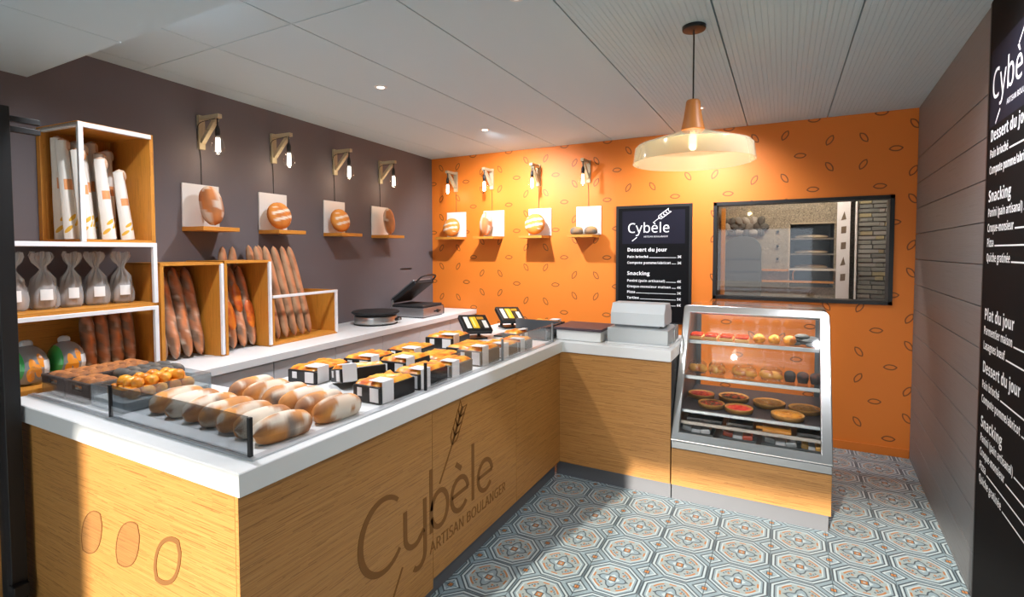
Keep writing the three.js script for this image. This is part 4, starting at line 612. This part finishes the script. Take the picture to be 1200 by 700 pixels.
// ---------- menu boards ----------
function logo(c, x, y, s, col) {
  c.save(); c.translate(x, y); c.scale(s, s); c.fillStyle = col; c.strokeStyle = col; c.font = '100px sans-serif'; c.fillText('Cybèle', 0, 0); c.font = '17px sans-serif'; c.fillText('ARTISAN BOULANGER', 118, 36);
  c.lineWidth = 5; c.beginPath(); c.moveTo(190, -78); c.lineTo(240, -118); c.stroke(); c.lineWidth = 4.5;
  for (let i = 0; i < 4; i++) for (const q of [-1, 1]) { c.save(); c.translate(222 + i * 17, -104 - i * 13); c.rotate(-0.66); c.beginPath(); c.moveTo(0, 0); c.lineTo(10, q * 14); c.lineTo(30, q * 15); c.lineTo(20, 0); c.stroke(); c.restore(); }
  c.lineWidth = 6; c.beginPath(); c.moveTo(36, 62); c.lineTo(70, 34); c.stroke(); c.restore();
}
{
  const tx = canvasTex(700, 1200, (c, w, h) => {
    c.fillStyle = '#0c0c0e'; c.fillRect(0, 0, w, h); c.fillStyle = '#1c1b26'; c.fillRect(40, 30, w - 80, 350); logo(c, 92, 262, 1.42, '#f2f2f2'); c.fillStyle = '#f4f4f4';
    const T = (s, x, y, f) => { c.font = f; c.fillText(s, x, y); }, big = 'bold 54px sans-serif', sm2 = 'bold 36px sans-serif', row = (a, p, y) => { T(a, 92, y, sm2); c.fillRect(100 + c.measureText(a).width, y - 6, Math.max(0, 500 - c.measureText(a).width - 20), 5); T(p, 590, y, sm2); };
    T('Dessert du jour', 92, 462, big); row('Pain brioché', '3€', 530); row('Compote pomme/abricot', '3€', 594); T('Snacking', 92, 714, big); row('Panini (pain artisanal)', '4€', 786); row('Croque-monsieur maison', '4€', 848); row('Pizza', '3€', 908); row('Tartine', '5€', 970); row('Salade', '6€', 1032);
  });
  const t = thing('menu_board', 'black menu board with white lettering on the orange wall behind the till', 'menu board', W3(-1.05, 0.9, ZO - 0.012));
  mesh('panel', B(0, 0.535, 0, 0.677, 1.07, 0.02, 0.002), M.black, t); const g = new THREE.PlaneGeometry(0.63, 1.03); g.translate(0, 0.53, 0.0108); mesh('printed_face', g, P(0xffffff, 0.8, { map: tx, specularIntensity: 0.3 }), t);
  const tx2 = canvasTex(720, 2048, (c, w, h) => {
    c.fillStyle = '#050506'; c.fillRect(0, 0, w, h); const py = (y) => (2.56 - y) / 2.54 * h; c.fillStyle = '#1c1b26'; c.fillRect(20, py(2.35), w - 60, py(2.045) - py(2.35)); logo(c, 34, py(2.15), 1.3, '#f2f2f2'); c.fillStyle = '#eceeee';
    const H = (s, y) => { c.font = 'bold 52px sans-serif'; c.fillText(s, 34, py(y), 360); }, R = (s, y, p) => { c.font = 'bold 38px sans-serif'; const m = c.measureText(s).width * 0.8; c.fillText(s, 34, py(y), m); c.fillRect(44 + m, py(y) - 6, Math.max(0, 540 - m), 5); c.fillText(p, 600, py(y)); };
    H('Dessert du jour', 1.985); R('Pain brioché', 1.92, '3€'); R('Compote pomme/abricot', 1.855, '3€'); H('Snacking', 1.745); R('Panini (pain artisanal)', 1.685, '4€'); R('Croque-monsieur', 1.625, '4€'); R('Pizza', 1.565, '3€'); R('Quiche gratinée', 1.505, '4€');
    H('Plat du jour', 1.27); R('Parmentier maison', 1.21, '8€'); R('Lasagnes bœuf', 1.15, '8€'); H('Dessert du jour', 1.055); R('Pain brioché', 0.99, '3€'); R('Compote pomme/abricot', 0.93, '3€'); H('Snacking', 0.83); R('Panini (pain artisanal)', 0.77, '4€'); R('Croque-monsieur', 0.712, '4€'); R('Pizza', 0.655, '3€'); R('Quiche gratinée', 0.6, '4€');
  });
  const b = thing('wall_menu_board', 'tall black menu board with white lettering on the panelled wall', 'menu board', RW(0.014, 0.02, 2.385), -RT);
  mesh('panel', B(0, 1.27, 0, 0.024, 2.54, 0.94, 0.002), M.black, b); const g2 = new THREE.PlaneGeometry(0.91, 2.54); g2.rotateY(-Math.PI / 2); g2.translate(-0.0128, 1.27, 0.005); mesh('printed_face', g2, P(0xffffff, 0.8, { map: tx2, specularIntensity: 0.3 }), b);
}
// ---------- black glazed screen by the counter end ----------
{
  const t = thing('glazed_door', 'open black metal door leaf with a tall glass pane at the counter end', 'door', W3(-2.705, 0, 0.845));
  mesh('post', B(-0.01, 1.06, 0, 0.095, 2.12, 0.05, 0.003), M.black, t); mesh('top_rail', B(0, 2.08, 0.42, 0.045, 0.08, 0.8, 0.003), M.black, t); mesh('bottom_rail', B(0, 0.08, 0.42, 0.045, 0.16, 0.8, 0.003), M.black, t); mesh('post', B(0, 1.06, 0.84, 0.05, 2.12, 0.05, 0.003), M.black, t);
  mesh('pane', B(0, 1.1, 0.42, 0.006, 1.9, 0.79), M.glass, t); for (const y of [2.075, 2.035]) mesh('pivot_bar', B(0.02, y, -0.06, 0.025, 0.022, 0.12, 0.002), M.black, t);
  mesh('foot', B(0.045, 0.21, 0.005, 0.05, 0.05, 0.05, 0.004), M.black, t);
}
// ---------- window and the bakehouse behind it ----------
{
  const w = new THREE.Group(); w.name = 'window_1'; w.userData.kind = 'structure'; w.userData.label = 'black framed window into the bakehouse'; scene.add(w); w.position.copy(W3(0.09, 1.152, ZO));
  const N = (n, g, m) => mesh(n, g.translate(-0.09, -1.152, ZO), m, w);
  N('frame', merged(X6(-0.54, 0.72, 1.94, 1.967, ZO - 0.014, 4.87), X6(-0.54, 0.72, 1.142, 1.169, ZO - 0.014, 4.87), X6(-0.54, -0.512, 1.142, 1.967, ZO - 0.014, 4.87), X6(0.692, 0.72, 1.142, 1.967, ZO - 0.014, 4.87)), M.black);
  N('pane', X6(-0.515, 0.695, 1.165, 1.945, 4.775, 4.781), M.glass);
  const stoneTex = canvasTex(512, 512, (c, q) => { c.fillStyle = '#8f8672'; c.fillRect(0, 0, q, q); for (let i = 0; i < 6000; i++) { c.globalAlpha = rr(0.2, 0.7); c.fillStyle = ['#5d5648', '#b9ad92', '#7a715f', '#d2c6aa', '#3f3a32'][Math.floor(rnd() * 5)]; c.beginPath(); c.ellipse(rnd() * q, rnd() * q, rr(1, 6), rr(1, 4), rnd() * 3, 0, 7); c.fill(); } c.globalAlpha = 1; }, [2, 2]);
  M.stone = S(0xffffff, 0.85, { map: stoneTex });
  struct('wall_bakehouse', merged(X6(-1.5, -0.6, 0.4, 2.9, 5.95, 6.05), X6(-0.6, 0.052, 0.4, 2.9, 5.95, 6.05), X6(0.43, 0.552, 0.4, 2.9, 5.95, 6.05), X6(0.606, 1.6, 0.4, 2.9, 5.95, 6.05), X6(0.052, 0.43, 1.82, 2.9, 5.95, 6.05), X6(0.052, 0.43, 0.4, 1.19, 5.95, 6.05)), M.stone, 'speckled stone wall of the bakehouse');
  struct('wall_bakehouse_sides', merged(X6(-1.5, -1.4, 0.4, 2.9, 4.86, 6.6), X6(1.3, 1.4, 0.4, 2.9, 4.86, 6.6), X6(-1.5, 1.6, 0.4, 2.9, 6.5, 6.6)), M.stone, 'side walls of the bakehouse');
  struct('ceiling_bakehouse', X6(-1.5, 1.6, 2.6, 2.7, 4.86, 6.6), M.ceil, 'bakehouse ceiling'); struct('floor_bakehouse', X6(-1.5, 1.6, 0.3, 0.4, 4.86, 6.6), M.grout, 'bakehouse floor');
  const lamp = thing('strip_light', 'strip light on the bakehouse ceiling behind the window', 'strip light', W3(0.1, 2.6, 5.35)); mesh('housing', B(0, -0.015, 0, 1.0, 0.03, 0.09, 0.004), M.white, lamp); mesh('diffuser', B(0, -0.034, 0, 0.96, 0.008, 0.07, 0.003), new THREE.MeshStandardMaterial({ color: '#fff', emissive: '#fff6e8', emissiveIntensity: 2.5 }), lamp);
  const rl = new THREE.RectAreaLight(0xfff6e8, 120, 0.96, 0.07); rl.position.set(0, -0.042, 0); rl.rotation.x = -Math.PI / 2; lamp.add(rl);
  const ov = thing('deck_oven', 'stone faced deck oven with four dark openings and loaves behind the window', 'oven', W3(0.24, 1.18, 5.95)), O = (n, g, m) => mesh(n, g.translate(-0.24, -1.18, 5.95), m, ov);
  O('chamber', merged(X6(0.052, 0.43, 1.19, 1.82, 6.4, 6.42), X6(0.045, 0.052, 1.19, 1.82, 5.96, 6.42), X6(0.43, 0.437, 1.19, 1.82, 5.96, 6.42), X6(0.045, 0.437, 1.82, 1.827, 5.96, 6.42), X6(0.045, 0.437, 1.183, 1.19, 5.96, 6.42)), M.black);
  for (const y of [1.665, 1.51]) O('deck', X6(0.05, 0.432, y, y + 0.014, 5.945, 6.38), S('#6d665a', 0.7)); O('deck', X6(0.045, 0.55, 1.355, 1.375, 5.9, 6.38), S('#c9c3b5', 0.5)); O('deck', X6(-0.2, 0.43, 1.232, 1.252, 5.9, 5.95), M.woodShelf); O('deck', X6(-0.2, 0.04, 1.345, 1.365, 5.9, 5.95), M.woodShelf);
  O('edge_frame', merged(X6(0.036, 0.052, 1.18, 1.835, 5.935, 5.95), X6(0.036, 0.446, 1.82, 1.835, 5.935, 5.95)), S('#a99c82', 0.7)); O('hook', tube([[0.1, 1.35, -5.92], [0.085, 1.34, -5.92], [0.085, 1.26, -5.92]], 0.006, 6), M.woodShelf);
  for (const y of [1.75, 1.6, 1.47]) O('control_knob', cyl(0.013, 0.013, 0.02, 12).rotateX(Math.PI / 2).translate(-0.06, y, -5.94), M.black);
  const ol = loafGeo(0.3, 0.035, 0.022, 201, (t, a, n) => mix(C('#b9a888'), C('#6f6552'), (n - 0.4) * 3)); for (const y of [1.68, 1.525, 1.376]) { const o = tag(mesh(numbered('oven_loaf'), ol, M.crust), 'long pale loaf on an oven deck behind the window', 'loaf', 'loaves in the deck oven'); o.position.copy(W3(0.24, y, 6.05)); o.rotation.y = Math.PI / 2; }
  // arched dark door with wooden post
  const ad = thing('arched_oven_door', 'tall dark grey arched door behind the window', 'door', W3(-0.385, 0.41, 5.93)); const s = new THREE.Shape(); s.moveTo(-0.172, 0); s.lineTo(0.172, 0); s.lineTo(0.172, 1.16); s.quadraticCurveTo(0.16, 1.29, 0, 1.29); s.quadraticCurveTo(-0.16, 1.29, -0.172, 1.16); s.closePath();
  const dg = new THREE.ExtrudeGeometry(s, { depth: 0.02, bevelEnabled: true, bevelSize: 0.006, bevelThickness: 0.006, bevelSegments: 2 }); mesh('door_leaf', dg, S('#56554e', 0.8), ad); for (let i = 0; i < 3; i++) mesh('rib', B(0, 0.8 + i * 0.13, 0.028, 0.33, 0.008, 0.006), S('#3a3b39', 0.5), ad);
  const pv = tag(mesh(numbered('wooden_post'), X6(-0.59, -0.55, 0.4, 2.0, 5.85, 5.9, 0.003), M.woodShelf), 'slim orange brown wooden post beside the arched door', 'post');
  const stl = thing('rubble_lintel', 'band of dark rubble stones above the arched door', 'stonework', W3(-0.385, 1.72, 5.94)); const rg = [0, 1, 2].map((k) => { const g = new THREE.IcosahedronGeometry(0.035, 1), p = g.attributes.position; for (let i = 0; i < p.count; i++) { const f = 0.8 + 0.5 * noise(p.getX(i) * 40 + k * 9, p.getY(i) * 40, p.getZ(i) * 40); p.setXYZ(i, p.getX(i) * f * 1.3, p.getY(i) * f, p.getZ(i) * f * 0.6); } g.computeVertexNormals(); return g; }), rm = [S('#57544d', 0.9), S('#807b70', 0.9), S('#9c968a', 0.9)];
  for (let j = 0; j < 3; j++) for (let i = 0; i < 6; i++) { const o = mesh('stone', rg[(i + j) % 3], rm[Math.floor(rnd() * 3)], stl); o.position.set(-0.18 + i * 0.07 + (j % 2) * 0.03, 0.025 + j * 0.06, 0.01); o.rotation.z = rnd() * 3; }
  // white rack upright, pole, brick pier
  const up = thing('white_upright', 'white board with dark cut-out shapes beside the oven behind the window', 'upright', W3(0.493, 0.4, 5.8)); mesh('board', B(0, 0.85, 0, 0.106, 1.7, 0.02, 0.002), M.white, up);
  [[1.53, 0], [1.4, 1], [1.25, 1], [1.1, 0], [0.95, 1]].forEach(([y, k]) => { const q = k ? new THREE.Shape([[-0.02, -0.035], [0.02, -0.03], [0.022, 0.035], [-0.018, 0.03]].map((p) => new THREE.Vector2(...p))) : new THREE.Shape([[-0.022, -0.04], [0.02, -0.03], [0.004, 0.045]].map((p) => new THREE.Vector2(...p))); const g = new THREE.ExtrudeGeometry(q, { depth: 0.002, bevelEnabled: false }); g.translate(0, y - 0.05, 0.0101); mesh('cut_out', g, S('#6b5a44', 0.8), up); });
  const pl = thing('white_pole', 'thin white pole between the upright and the brick pier', 'pole', W3(0.594, 0.4, 5.8)); mesh('pole', cyl(0.009, 0.009, 1.75, 12, 0, 0.875, 0), M.white, pl); mesh('base_flange', cyl(0.03, 0.03, 0.01, 16, 0, 0.005, 0), M.white, pl);
  const bp = thing('brick_pier', 'grey brick pier seen through the window', 'brick pier', W3(0.765, 0.4, 5.835)); mesh('core', B(0, 0.9, -0.06, 0.3, 1.8, 0.08), S('#4c4b47', 0.95), bp);
  const bm = ['#7d7f76', '#8c8d86', '#6d706a', '#97906f', '#8f6f5a'].map((c) => S(c, 0.9)), bg = [0.1, 0.16, 0.07].map((q) => new RoundedBoxGeometry(q - 0.006, 0.034, 0.06, 1, 0.004));
  for (let j = 0; j < 27; j++) { let x = -0.15 - (j % 3) * 0.03; let q = j; while (x < 0.15) { const k = q++ % 3, wd = [0.1, 0.16, 0.07][k]; if (x + wd > -0.15 && x + wd < 0.2) { const o = mesh('brick', bg[k], bm[rnd() < 0.85 ? Math.floor(rnd() * 3) : 3], bp); o.position.set(Math.max(-0.15 + wd / 2, x + wd / 2), 0.6 + j * 0.042, -0.005 + rr(-0.006, 0.006)); } x += wd; } }
}
renderer.render(scene, camera);
